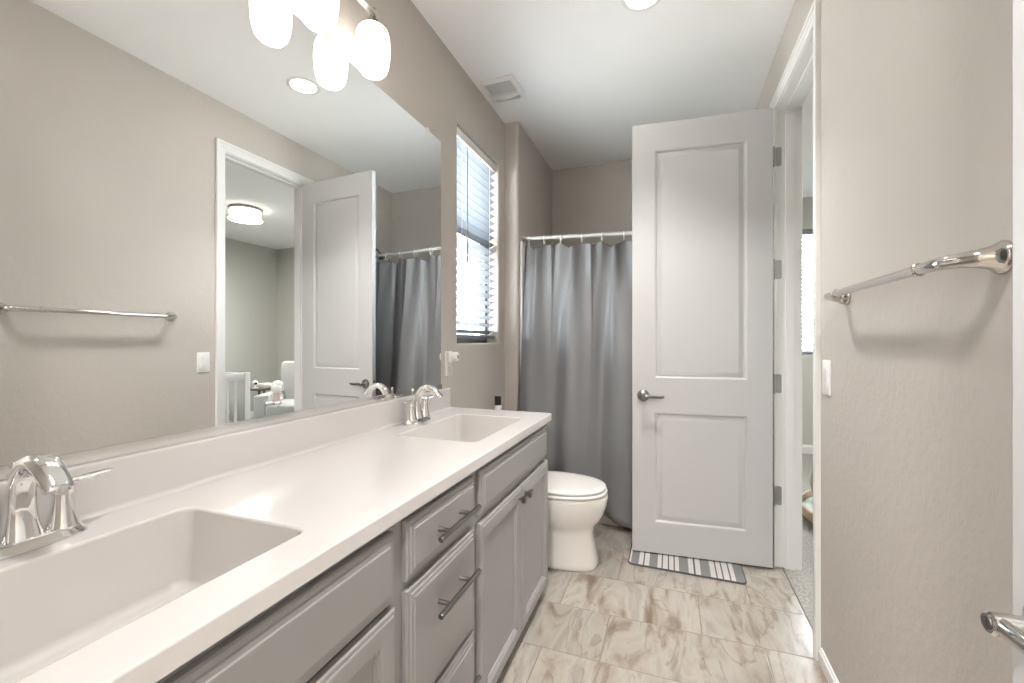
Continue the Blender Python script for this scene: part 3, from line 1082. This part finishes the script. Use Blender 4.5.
sw = thing('light_switch', (XR, 1.836, 1.07), 'white rocker switch plate beside the bedroom doorway, below the towel bar', 'light switch')
bm = bmesh.new()
pl = rrect(1.799, 1.875, 1.008, 1.132, 0.006, 0, 4)
pi_ = rrect(1.802, 1.872, 1.011, 1.129, 0.005, 0, 4)
loops(bm, [[(XR - 0.0006, p.x, p.y) for p in pl], [(XR - 0.004, p.x, p.y) for p in pl], [(XR - 0.006, p.x, p.y) for p in pi_]])
link_mesh('switch_plate', bm, M['plate'], sw, smooth=True)
bm = bmesh.new()
pr = rrect(1.8205, 1.8535, 1.037, 1.103, 0.002, 0, 3)
loops(bm, [[(XR - 0.0055, p.x, p.y) for p in pr], [(XR - 0.0075 - 0.003 * (p.y - 1.037) / 0.066, p.x, p.y) for p in pr]])
link_mesh('rocker', bm, M['plastic'], sw)

# ------------------------------------------------------------------ towel bar
tb = thing('towel_bar', (XR, 1.31, 1.34), 'polished chrome towel bar on the right wall', 'towel bar')
TBZ, XB = 1.342, XR - 0.066
for yw, s in ((0.968, 1), (1.652, -1)):
    bm = bmesh.new()
    pts = [(XR - 0.0006, yw, TBZ), (XR - 0.006, yw, TBZ), (XR - 0.018, yw, TBZ), (XR - 0.036, yw + s * .005, TBZ), (XR - 0.054, yw + s * .020, TBZ), (XR - 0.0640, yw + s * .045, TBZ), (XB, yw + s * .080, TBZ), (XB, yw + s * .112, TBZ)]
    path = smooth_path(pts, 36)
    rad = [a[0] for a in smooth_path([(.029, 0, 0), (.0285, 0, 0), (.021, 0, 0), (.0155, 0, 0), (.0130, 0, 0), (.0122, 0, 0), (.0115, 0, 0), (.0108, 0, 0)], 36)]
    sweep(bm, path, rad, (0, 0, 1), 24)
    link_mesh('post', bm, M['bar'], tb, smooth=True, angle=60)
    bm = bmesh.new()
    lathe(bm, [(.0118, 0), (.0136, .0015), (.0136, .0075), (.0118, .009)], (XB, yw + s * .109, TBZ), (0, s, 0), 24)
    link_mesh('collar', bm, M['bar'], tb, smooth=True)
bm = bmesh.new()
sweep(bm, [(XB, 1.07, TBZ), (XB, 1.55, TBZ)], 0.0105, None, 24)
link_mesh('bar', bm, M['bar'], tb, smooth=True)

# ------------------------------------------------------------------ tub, surround, shower head
tub = thing('bathtub', (0.86, 3.3, 0), 'low beige-white bathtub apron showing under the shower curtain', 'bathtub')
bm = bmesh.new()
ax0, ax1, ay0, ay1 = 0.1015, 1.6285, 2.842, 3.7635
rings = [rrect(ax0, ax1, ay0 + 0.006, ay1, 0.004, 0.0005, 4), rrect(ax0, ax1, ay0, ay1, 0.004, 0.05, 4), rrect(ax0, ax1, ay0, ay1, 0.004, 0.44, 4), rrect(ax0 + .006, ax1 - .006, ay0 + .006, ay1 - .006, 0.004, 0.452, 4),
         rrect(ax0 + .07, ax1 - .07, ay0 + .075, ay1 - .06, 0.10, 0.452, 4), rrect(ax0 + .09, ax1 - .09, ay0 + .095, ay1 - .08, 0.10, 0.43, 4), rrect(ax0 + .16, ax1 - .13, ay0 + .13, ay1 - .12, 0.12, 0.16, 4), rrect(ax0 + .24, ax1 - .20, ay0 + .19, ay1 - .18, 0.12, 0.10, 4)]
loops(bm, rings, True, True)
link_mesh('tub_shell', bm, M['tub'], tub, smooth=True, angle=40)
bm = bmesh.new()
lathe(bm, [(.03, 0), (.03, .003), (.02, .005), (.001, .005)], (1.30, 3.3, 0.1005), (0, 0, 1), 20)
link_mesh('drain', bm, M['chrome'], tub, smooth=True)
ss = thing('tub_surround', (0.86, 3.3, 0.455), 'white tub surround panel edge at the left of the shower curtain', 'tub surround')
link_mesh('side_panel', boxes((0.1006, 0.1180, 2.872, 3.752, 0.4535, 1.908)), M['surround'], ss, bevel=0.003)
link_mesh('side_panel', boxes((1.618, 1.6294, 2.872, 3.752, 0.4535, 1.855)), M['surround'], ss, bevel=0.003)
link_mesh('back_panel', boxes((0.1185, 1.6175, 3.752, 3.7644, 0.4535, 1.908)), M['surround'], ss, bevel=0.003)
sh = thing('wall_shower', (XR, 3.36, 2.08), 'dark shower head above the curtain rod, seen only in the mirror', 'shower head')
bm = bmesh.new()
lathe(bm, [(.030, 0), (.030, .003), (.012, .010)], (XR - .0006, 3.40, 2.08), (-1, 0, 0), 20)
sweep(bm, smooth_path([(XR - .008, 3.40, 2.08), (XR - .05, 3.40, 2.09), (XR - .10, 3.40, 2.07), (XR - .13, 3.40, 2.035)], 14), 0.009, (0, 1, 0), 14)
link_mesh('shower_arm', bm, M['pewter'], sh, smooth=True)
bm = bmesh.new()
lathe(bm, [(.012, 0), (.016, .015), (.036, .038), (.040, .048), (.038, .052), (.001, .053)], (XR - .128, 3.40, 2.038), (-0.6, 0, -0.8), 24)
link_mesh('spray_head', bm, M['pewter'], sh, smooth=True)

# ------------------------------------------------------------------ curtain rod, curtain, hooks
YR = 2.935


def rod_z(x):
    return 1.940 - (x - 0.1) * 0.033


rd = thing('curtain_rod', (0.86, YR, 1.91), 'thin white shower curtain rod spanning the alcove', 'curtain rod')
bm = bmesh.new()
sweep(bm, [(0.115, YR, rod_z(0.115)), (0.9, YR, rod_z(0.9))], 0.0125, None, 20)
sweep(bm, [(0.85, YR, rod_z(0.85)), (1.615, YR, rod_z(1.615))], 0.0108, None, 20)
link_mesh('rod', bm, M['rod'], rd, smooth=True)
for x, s in ((0.1006, 1), (XR - 0.0006, -1)):
    bm = bmesh.new()
    lathe(bm, [(.021, 0), (.021, .010), (.016, .018), (.0145, .03)], (x, YR, rod_z(x)), (s, 0, 0), 22)
    link_mesh('end_cap', bm, M['lensgrey'], rd, smooth=True)

ring_x = [0.148, 0.262, 0.383, 0.529, 0.667, 0.812, 0.950, 1.079, 1.205, 1.330, 1.455, 1.585]


def curtain_pt(u, v):
    """u along the width, v 0 at the top hem, 1 at the bottom"""
    x = 0.124 + u * (1.60 - 0.124)
    if x <= ring_x[0]:
        k = (x - ring_x[0]) / 0.12
    elif x >= ring_x[-1]:
        k = len(ring_x) - 1 + (x - ring_x[-1]) / 0.12
    else:
        q = max(i for i in range(len(ring_x) - 1) if ring_x[i] <= x)
        k = q + (x - ring_x[q]) / (ring_x[q + 1] - ring_x[q])
    f = k - math.floor(k)
    tent = 1 - abs(2 * f - 1)                       # 0 at a hook, 1 halfway
    sag = 0.026 * (math.sin(PI * f) ** 1.2) * (1.0 + 0.5 * math.sin(3.1 * math.floor(k) + 1.0))
    ztop = rod_z(x) - 0.040 - sag
    zbot = 0.036 + 0.11 * min(1.0, max(0.0, (0.86 - x) / 0.34))
    z = ztop + (zbot - ztop) * v
    w1 = math.sin(2 * PI * x / 0.31 + 0.4 + 0.55 * math.sin(3.7 * x))
    w2 = math.sin(2 * PI * x / 0.143 + 2.0 + 0.9 * math.sin(2.7 * x))
    pinch = math.cos(2 * PI * f)
    up = math.exp(-v * 8)
    amp1 = 0.010 + 0.024 * min(1, v * 2.0)
    y = YR + 0.004 - 0.150 * min(1, v * 1.35) - 0.030 * max(0, v - 0.8)
    y += amp1 * w1 + (0.009 - 0.006 * v) * w2 + up * 0.022 * pinch * (1 if int(math.floor(k + 0.5)) % 2 else -1)
    x += 0.014 * math.cos(2 * PI * x / 0.31 + 0.4) * min(1, v * 3)
    return (max(0.122, x), y, z)


bm = bmesh.new()
NU, NV = 260, 60
grid = [[bm.verts.new(curtain_pt(i / NU, (j / NV) ** 1.25)) for i in range(NU + 1)] for j in range(NV + 1)]
for j in range(NV):
    for i in range(NU):
        bm.faces.new((grid[j][i], grid[j][i + 1], grid[j + 1][i + 1], grid[j + 1][i]))
cu = link_mesh('shower_curtain', bm, M['curtain'], None, smooth=True, angle=180)
md = cu.modifiers.new('thickness', 'SOLIDIFY')
md.thickness = 0.0012
tag(cu, 'grey satin shower curtain hanging in folds behind the toilet', 'shower curtain')
hook = None
for i, x in enumerate(ring_x):
    if hook is None:
        bm = bmesh.new()
        pts = []
        for k in range(25):
            a = 2 * PI * k / 24
            pts.append((0.0, 0.019 * math.sin(a), -0.013 + 0.030 * math.cos(a) * (1 if math.cos(a) < 0 else 0.95)))
        sweep(bm, pts, 0.0026, (1, 0, 0), 8)
        hook = link_mesh('curtain_hook', bm, M['ring'], None, smooth=True)
        o = hook
    else:
        o = hook.copy()
        C.objects.link(o)
    o.location = (x, YR, rod_z(x) - 0.002)
    tag(o, 'small clear-white curtain hook on the shower rod', 'curtain hook', 'curtain hooks on the shower rod')

# ------------------------------------------------------------------ toilet
tl = thing('toilet', (0.42, 2.322, 0), 'white toilet with closed lid between vanity and shower curtain', 'toilet')
TYc = 2.322


def egg(xb, xf, hw, z, n=44, p=0.86, xm=None):
    """egg-shaped ring from xb (back) to xf (front)"""
    xm = xb + (xf - xb) * 0.46 if xm is None else xm
    out = []
    for i in range(n):
        a = 2 * PI * i / n
        c, s = math.cos(a), math.sin(a)
        rx = (xf - xm) if c > 0 else (xm - xb)
        out.append((xm + rx * math.copysign(abs(c) ** p, c), TYc + hw * math.copysign(abs(s) ** p, s), z))
    return out


bm = bmesh.new()
ST = [(0.0006, .12, .734, .120, .62), (0.012, .12, .738, .123, .62), (0.03, .125, .735, .120, .62), (.10, .14, .722, .112, .66), (.17, .15, .710, .108, .70), (.195, .155, .716, .114, .76), (.215, .155, .722, .130, .82), (.25, .155, .752, .154, .86),
      (.285, .155, .770, .170, .88), (.32, .155, .781, .180, .90), (.342, .155, .785, .184, .90), (.367, .155, .788, .185, .90), (.379, .157, .785, .182, .90), (.384, .165, .773, .172, .90)]
loops(bm, [egg(xb, xf, hw, z, 48, p) for z, xb, xf, hw, p in ST])
link_mesh('bowl', bm, M['porcelain'], tl, smooth=True, angle=60)


def pad(z0, z1, xb, xf, hw, dome=0.0, e=0.006):
    bm = bmesh.new()
    r = [egg(xb + e, xf - e, hw - e, z0, 48, .9), egg(xb + e * .3, xf - e * .3, hw - e * .3, z0 + e * .4, 48, .9), egg(xb, xf, hw, z0 + e, 48, .9), egg(xb, xf, hw, z1 - e, 48, .9), egg(xb + e * .3, xf - e * .3, hw - e * .3, z1 - e * .35, 48, .9), egg(xb + e, xf - e, hw - e, z1, 48, .9)]
    if dome:
        for k in range(1, 5):
            t = k / 5
            r.append(egg(xb + e + (.25) * t, xf - e - .25 * t, (hw - e) * (1 - t), z1 + dome * (1 - (1 - t) ** 2), 48, .9 + 0.1 * t))
    loops(bm, r)
    return bm


link_mesh('seat', pad(.3875, .4045, .285, .785, .183), M['seat'], tl, smooth=True, angle=60)
link_mesh('lid', pad(.4080, .4250, .270, .778, .179, 0.006), M['seat'], tl, smooth=True, angle=60)
for s in (-1, 1):
    bm = bmesh.new()
    rbox(bm, .262, .300, TYc + s * .075 - .02, TYc + s * .075 + .02, .386, .416, .006, .004)
    link_mesh('seat_hinge', bm, M['seat'], tl, smooth=True)
bm = bmesh.new()
rbox(bm, 0.022, 0.215, TYc - .205, TYc + .205, 0.372, 0.730, 0.03, 0.012)
link_mesh('tank', bm, M['porcelain'], tl, smooth=True, angle=60)
bm = bmesh.new()
rbox(bm, 0.015, 0.224, TYc - .213, TYc + .213, 0.7305, 0.760, 0.034, 0.008)
link_mesh('tank_lid', bm, M['porcelain'], tl, smooth=True, angle=60)
bm = bmesh.new()
lathe(bm, [(.012, 0), (.012, .008), (.008, .012)], (.2145, TYc - .15, .665), (1, 0, 0), 16)
sweep(bm, [(.226, TYc - .15, .665), (.230, TYc - .11, .660), (.232, TYc - .075, .655)], [(.006, .004)] * 3, (0, 0, 1), 10)
link_mesh('flush_lever', bm, M['chrome'], tl, smooth=True)

bt = thing('bottle', (0.10, 2.47, 0.7605), 'small white bottle with black cap on the toilet tank', 'bottle')
bm = bmesh.new()
lathe(bm, [(.020, .7606), (.0225, .763), (.0225, .796), (.020, .802), (.016, .806)], (0.100, 2.462, 0), (0, 0, 1), 24)
link_mesh('bottle_body', bm, M['plastic'], bt, smooth=True)
bm = bmesh.new()
lathe(bm, [(.0195, .8065), (.0205, .808), (.0205, .858), (.019, .861)], (0.100, 2.462, 0), (0, 0, 1), 24)
link_mesh('cap', bm, M['black'], bt, smooth=True)

# ------------------------------------------------------------------ rug under the door
rg = thing('bath_rug', (1.17, 2.6, 0), 'grey and white striped bath rug under the open door', 'rug')
bm = bmesh.new()
Rx0, Rx1, Ry0, Ry1 = 0.886, 1.456, 2.378, 2.80


def skew(p):
    return Vector((p.x, p.y + (1.456 - p.x) * 0.012, p.z))


loops(bm, [[skew(p) for p in rrect(Rx0 + .004, Rx1 - .004, Ry0 + .004, Ry1 - .004, .022, z, 5)] for z in (0.0008, 0.0085)])
link_mesh('rug_weave', bm, M['rug'], rg)
bm = bmesh.new()
lp = [skew(p) for p in rrect(Rx0 + .003, Rx1 - .003, Ry0 + .003, Ry1 - .003, .022, 0.0052, 6)]
lp.append(lp[0])
sweep(bm, lp, 0.0043, (0, 0, 1), 8)
link_mesh('binding', bm, M['rugedge'], rg, smooth=True)

# ------------------------------------------------------------------ bedroom beyond the doorway
BX0, BX1, BY0, BY1 = XR + WT, 5.12, 0.6, 5.40
struct('floor_bedroom', boxes((1.66, BX1 + 0.1, BY0 - 0.1, BY1 + 0.1, -0.06, 0.0)), M['carpet'], 'grey-beige carpet of the bedroom', 'carpet')
struct('ceiling_bedroom', boxes((BX0, BX1 + 0.1, BY0 - 0.1, BY1 + 0.1, HC, HC + 0.06)), M['ceil'], 'white bedroom ceiling', 'ceiling')
BW = (2.0, 3.25, 1.06, 2.40)
struct('wall_bedroom_back', wall_panel('y', BY1, BY1 + 0.12, BX0, BX1, 0, HC, [BW]), M['bedwall'], 'pale greige bedroom wall with the blinded window', 'wall')
struct('wall_bedroom_side', wall_panel('x', BX1, BX1 + 0.1, BY0, BY1 + 0.12, 0, HC), M['bedwall'], 'pale greige far side wall of the bedroom', 'wall')
struct('wall_bedroom_front', wall_panel('y', BY0 - 0.1, BY0, BX0, BX1 + 0.1, 0, HC), M['bedwall'], 'pale greige near wall of the bedroom', 'wall')
struct('wall_bedroom_end', wall_panel('x', XR + WT + 0.0002, XR + 0.16, YB + 0.12, BY1 + 0.12, 0, HC), M['bedwall'], 'pale greige bedroom wall beyond the bathroom', 'wall')
bm = bmesh.new()
base_profile_x(bm, BY1, -1, BX0 + 0.05, BX1)
base_profile_y(bm, BX1, -1, BY0, BY1 - 0.014)
struct('baseboard_bedroom', bm, M['trim'], 'white baseboard of the bedroom', 'baseboard')
w2 = thing('window_2', (2.6, BY1, BW[2]), 'bright bedroom window behind white blinds', 'window', None, 'structure')
a, b, c, d = BW
bm = boxes((a, a + .05, BY1 + .06, BY1 + .10, c, d), (b - .05, b, BY1 + .06, BY1 + .10, c, d), (a + .05, b - .05, BY1 + .06, BY1 + .10, c, c + .05), (a + .05, b - .05, BY1 + .06, BY1 + .10, d - .05, d), ((a + b) / 2 - .02, (a + b) / 2 + .02, BY1 + .06, BY1 + .10, c + .05, d - .05))
link_mesh('window_frame', bm, M['trim'], w2)
link_mesh('pane', boxes((a + .05, (a + b) / 2 - .02, BY1 + .078, BY1 + .082, c + .05, d - .05)), M['glass'], w2)
link_mesh('pane', boxes(((a + b) / 2 + .02, b - .05, BY1 + .078, BY1 + .082, c + .05, d - .05)), M['glass'], w2)
bb = thing('window_blind', ((a + b) / 2, BY1 + .03, d), 'white slat blind in the bedroom window, seen through the doorway gap', 'window blind')
bm = bmesh.new()
rbox(bm, a + .005, b - .005, BY1 + .004, BY1 + .055, d - .055, d - .002, .004, .003)
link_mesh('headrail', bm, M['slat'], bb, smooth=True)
bm = bmesh.new()
z = d - 0.08
while z > c + 0.06:
    ca, sa = math.cos(math.radians(30)), math.sin(math.radians(30))
    pr = [(BY1 + .03 + t * ca, z + t * sa) for t in (-.024, 0, .024)]
    pr = pr + [(yy, zz - .0028) for yy, zz in reversed(pr)]
    loops(bm, [[(a + .008, yy, zz) for yy, zz in pr], [(b - .008, yy, zz) for yy, zz in pr]])
    z -= 0.0445
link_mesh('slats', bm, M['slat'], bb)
bm = bmesh.new()
rbox(bm, a + .008, b - .008, BY1 + .006, BY1 + .052, c + .012, c + .03, .004, .003)
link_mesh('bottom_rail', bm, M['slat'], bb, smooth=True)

# drum ceiling lamp
LX, LY = 3.53, 3.60
cl = thing('ceiling_lamp', (LX, LY, HC), 'flush drum ceiling lamp in the bedroom, seen in the mirror', 'ceiling light')
bm = bmesh.new()
lathe(bm, [(.168, -.0006), (.172, -.004), (.172, -.028), (.165, -.031), (.001, -.032)], (LX, LY, HC), (0, 0, 1), 48)
link_mesh('canopy', bm, M['pewter'], cl, smooth=True)
bm = bmesh.new()
lathe(bm, [(.158, -.0325), (.160, -.034), (.160, -.118), (.152, -.126), (.001, -.128)], (LX, LY, HC), (0, 0, 1), 48)
link_mesh('drum_shade', bm, M['drum'], cl, smooth=True)
bm = bmesh.new()
lathe(bm, [(.161, -.100), (.167, -.100), (.167, -.112), (.161, -.112)], (LX, LY, HC), (0, 0, 1), 48, False, False)
for k in range(3):
    aa = 2 * PI * k / 3 + 0.35
    sweep(bm, [(LX + .1640 * math.cos(aa), LY + .1640 * math.sin(aa), HC - .03), (LX + .1640 * math.cos(aa), LY + .1640 * math.sin(aa), HC - .112)], 0.003, None, 8)
link_mesh('metal_band', bm, M['pewter'], cl, smooth=True)

# crib
cr = thing('crib', (3.25, 2.25, 0), 'white slatted crib at the left of the reflected bedroom', 'crib')
KX0, KX1, KY0, KY1, KZ = 2.93, 3.62, 1.77, 3.14, 0.885
for x in (KX0, KX1):
    for y in (KY0, KY1):
        bm = bmesh.new()
        rbox(bm, x - .022, x + .022, y - .03, y + .03, 0.0006, KZ, .004, .004)
        link_mesh('post', bm, M['crib'], cr, smooth=True)
for x in (KX0, KX1):
    bm = bmesh.new()
    rbox(bm, x - .016, x + .016, KY0 + .03, KY1 - .03, KZ - .07, KZ - .002, .003, .003)
    rbox(bm, x - .014, x + .014, KY0 + .03, KY1 - .03, .22, .27, .003, .003)
    link_mesh('rail', bm, M['crib'], cr, smooth=True)
    n = 14
    for k in range(n):
        y = KY1 - .03 - (k + 1) * (KY1 - KY0 - .06) / (n + 1)
        bm = bmesh.new()
        rbox(bm, x - .008, x + .008, y - .018, y + .018, .26, KZ - .06, .004, .003)
        link_mesh('slat', bm, M['crib'], cr, smooth=True)
for y in (KY0, KY1):
    link_mesh('end_panel', boxes((KX0 + .022, KX1 - .022, y - .012, y + .012, .20, KZ - .004)), M['crib'], cr, bevel=.003)
bm = bmesh.new()
rbox(bm, KX0 + .03, KX1 - .03, KY0 + .03, KY1 - .03, .27, .40, .03, .02)
link_mesh('mattress', bm, M['plush'], cr, smooth=True)
bm = bmesh.new()
bmesh.ops.create_uvsphere(bm, u_segments=24, v_segments=14, radius=1)
for v in bm.verts:
    p = v.co
    v.co = Vector((3.10 + .12 * p.x, 2.90 + .17 * p.y, .505 + .09 * p.z + .012 * math.sin(9 * p.x + 5 * p.y)))
pw = link_mesh('pillow', bm, M['spotted'], None, smooth=True)
tag(pw, 'white and black spotted pillow inside the crib', 'pillow')

# armchair turned towards the doorway; chair frame: u across from the outer face of one arm, w backwards from the arm fronts
ch = thing('armchair', (3.1, 4.0, 0), 'pale grey upholstered armchair reflected in the mirror', 'armchair')
CM = Matrix(((-.866, .5, 0, 3.24), (.5, .866, 0, 3.465), (0, 0, 1, 0), (0, 0, 0, 1)))
CW = 0.80


def chair_part(name, bm, m=M['upholstery'], root=ch, **kw):
    return link_mesh(name, place(bm, CM), m, root, smooth=True, **kw)


bm = bmesh.new()
rbox(bm, .121, CW - .121, .03, .62, .10, .33, .02, .015)
chair_part('seat_base', bm)
bm = bmesh.new()
rbox(bm, .123, CW - .123, -.015, .60, .332, .485, .03, .03)
chair_part('seat_cushion', bm)
for a in (0, CW - .12):
    bm = bmesh.new()
    rbox(bm, a, a + .12, 0, .70, .08, .595, .025, .02)
    chair_part('arm', bm)
bm = bmesh.new()
rings = []
for z, ya, yb, e in ((.10, .62, .78, 0), (.45, .62, .80, 0), (.75, .655, .83, 0), (.90, .675, .84, 0), (.93, .685, .835, .012), (.945, .71, .815, .03)):
    rings.append(rrect(.124 - (.07 if z > .6 else 0) + e, CW - .124 + (.07 if z > .6 else 0) - e, ya, yb, .03, z, 5))
loops(bm, rings)
chair_part('backrest', bm)
for a in (.07, CW - .07):
    for b in (.08, .62):
        bm = bmesh.new()
        lathe(bm, [(.014, .0006), (.022, .0795)], (a, b, 0), (0, 0, 1), 14)
        chair_part('leg', bm, M['darkwood'])


def blob(bm, c, r, seg=18):
    b2 = bmesh.new()
    bmesh.ops.create_uvsphere(b2, u_segments=seg, v_segments=seg // 2 + 2, radius=1)
    mp = {}
    for v in b2.verts:
        mp[v] = bm.verts.new((c[0] + v.co.x * r[0], c[1] + v.co.y * r[1], c[2] + v.co.z * r[2]))
    for f in b2.faces:
        bm.faces.new([mp[v] for v in f.verts])
    b2.free()


# doll sitting on the seat against the arm
dl = thing('plush_doll', (3.15, 3.67, .486), 'white plush doll in pale pink sitting in the armchair', 'soft toy')
du, dw = .207, .11
bm = bmesh.new()
lathe(bm, [(.040, .4858), (.052, .50), (.046, .54), (.036, .585), (.02, .615)], (du, dw, 0), (0, 0, 1), 20)
chair_part('dress', bm, M['pink'], dl)
bm = bmesh.new()
blob(bm, (du, dw, .668), (.055, .054, .058))
blob(bm, (du, dw + .015, .705), (.060, .052, .046))
for q in (-1, 1):
    blob(bm, (du + q * .052, dw + .015, .665), (.019, .016, .04), 12)
chair_part('head', bm, M['plush'], dl)
for q in (-1, 1):
    bm = bmesh.new()
    sweep(bm, smooth_path([(du + q * .03, dw - .05, .506), (du + q * .04, dw - .09, .510), (du + q * .045, dw - .14, .506), (du + q * .046, dw - .155, .525)], 10), .017, (1, 0, 0), 12)
    chair_part('leg', bm, M['plush'], dl)
    bm = bmesh.new()
    sweep(bm, smooth_path([(du + q * .038, dw, .615), (du + q * .064, dw - .03, .585), (du + q * .068, dw - .05, .545)], 8), .013, (1, 0, 0), 12)
    chair_part('arm', bm, M['plush'], dl)

# side table behind the chair, with a monitor and a box
st = thing('side_table', (3.88, 4.10, 0), 'small dark-topped side table between crib and armchair', 'side table')
TZ2 = 0.605
bm = bmesh.new()
rbox(bm, 3.69, 4.07, 3.90, 4.30, TZ2 - .022, TZ2, .02, .004)
link_mesh('table_top', bm, M['darkwood'], st, smooth=True)
for x in (3.73, 4.03):
    for y in (3.94, 4.26):
        bm = bmesh.new()
        lathe(bm, [(.010, .0006), (.014, TZ2 - .023)], (x, y, 0), (0, 0, 1), 12)
        link_mesh('leg', bm, M['darkwood'], st, smooth=True)
mo = thing('baby_monitor', (3.86, 3.99, TZ2), 'round white camera with black lens on the side table', 'baby monitor')
bm = bmesh.new()
lathe(bm, [(.036, .0006), (.036, .008), (.014, .014), (.012, .03)], (3.86, 3.99, TZ2), (0, 0, 1), 20)
blob(bm, (3.86, 3.99, TZ2 + .062), (.036, .036, .036))
link_mesh('camera_body', bm, M['plastic'], mo, smooth=True)
bm = bmesh.new()
lathe(bm, [(.016, 0), (.016, .006), (.008, .008)], (3.828, 3.975, TZ2 + .062), (-0.9, -0.42, 0.0), 18)
link_mesh('lens', bm, M['black'], mo, smooth=True)
bm = bmesh.new()
rbox(bm, 3.85, 3.95, 4.10, 4.25, TZ2 + .0006, TZ2 + .045, .008, .006)
o = link_mesh('tissue_box', bm, M['plush'], None, smooth=True)
tag(o, 'low pale box on the side table between camera and doll', 'box')
bm = bmesh.new()
lathe(bm, [(.026, .0006), (.028, .003), (.028, .050), (.022, .056), (.001, .057)], (3.78, 4.20, TZ2), (0, 0, 1), 20)
o = link_mesh('jar', bm, M['black'], None, smooth=True)
tag(o, 'small black jar on the side table beside the doll', 'jar')

# bent-wood floor ring with a cushion, seen through the doorway gap
fr = thing('floor_bassinet', (2.48, 3.40, 0), 'round pale wood rimmed baby nest on the bedroom carpet', 'baby nest')
bm = bmesh.new()
NX, NY, NRr = 2.48, 3.40, 0.54
lathe(bm, [(NRr - .012, .035), (NRr + .006, .035), (NRr + .010, .045), (NRr + .010, .092), (NRr + .004, .098), (NRr - .010, .098), (NRr - .012, .09), (NRr - .012, .035)], (NX, NY, 0), (0, 0, 1), 64, False, False)
link_mesh('wooden_rim', bm, M['wood'], fr, smooth=True, angle=50)
bm = bmesh.new()
lathe(bm, [(.30, .0006), (NRr - .03, .02), (NRr - .0125, .05), (NRr - .03, .062), (.2, .056), (.001, .055)], (NX, NY, 0), (0, 0, 1), 48)
link_mesh('padded_mat', bm, M['mint'], fr, smooth=True)
bm = bmesh.new()
bmesh.ops.create_uvsphere(bm, u_segments=24, v_segments=16, radius=1)
for v in bm.verts:
    p = v.co
    k = 1 - 0.35 * (p.z * 0.5 + 0.5)
    v.co = Vector((2.140 + .125 * p.x * k, 3.60 + .085 * p.y * k + .03 * p.z, .210 + .152 * p.z))
o = link_mesh('cushion', bm, M['sage'], None, smooth=True)
tag(o, 'sage grey cushion propped in the round baby nest', 'cushion')

# added hallway lamp behind the camera, an unseen fill light
hl = thing('ceiling_lamp', (1.0, -0.95, HC), 'added flush hallway lamp behind the camera, unseen fill light', 'ceiling light')
bm = bmesh.new()
lathe(bm, [(.16, -.0006), (.165, -.02), (.16, -.03), (.001, -.03)], (1.0, -0.95, HC), (0, 0, 1), 40)
link_mesh('canopy', bm, M['nickel'], hl, smooth=True)
bm = bmesh.new()
lathe(bm, [(.15, -.0305), (.15, -.075), (.10, -.10), (.001, -.11)], (1.0, -0.95, HC), (0, 0, 1), 40)
link_mesh('glass_bowl', bm, M['drum'], hl, smooth=True)
lamp('hall_fill_lamp', 'AREA', (1.0, -0.95, HC - 0.12), HALL_FILL_W, (1.0, 0.975, 0.94), 0.28, hl)
lamp('bedroom_bulb', 'AREA', (LX, LY, HC - 0.135), BED_W, (1.0, 0.975, 0.94), 0.34, cl)
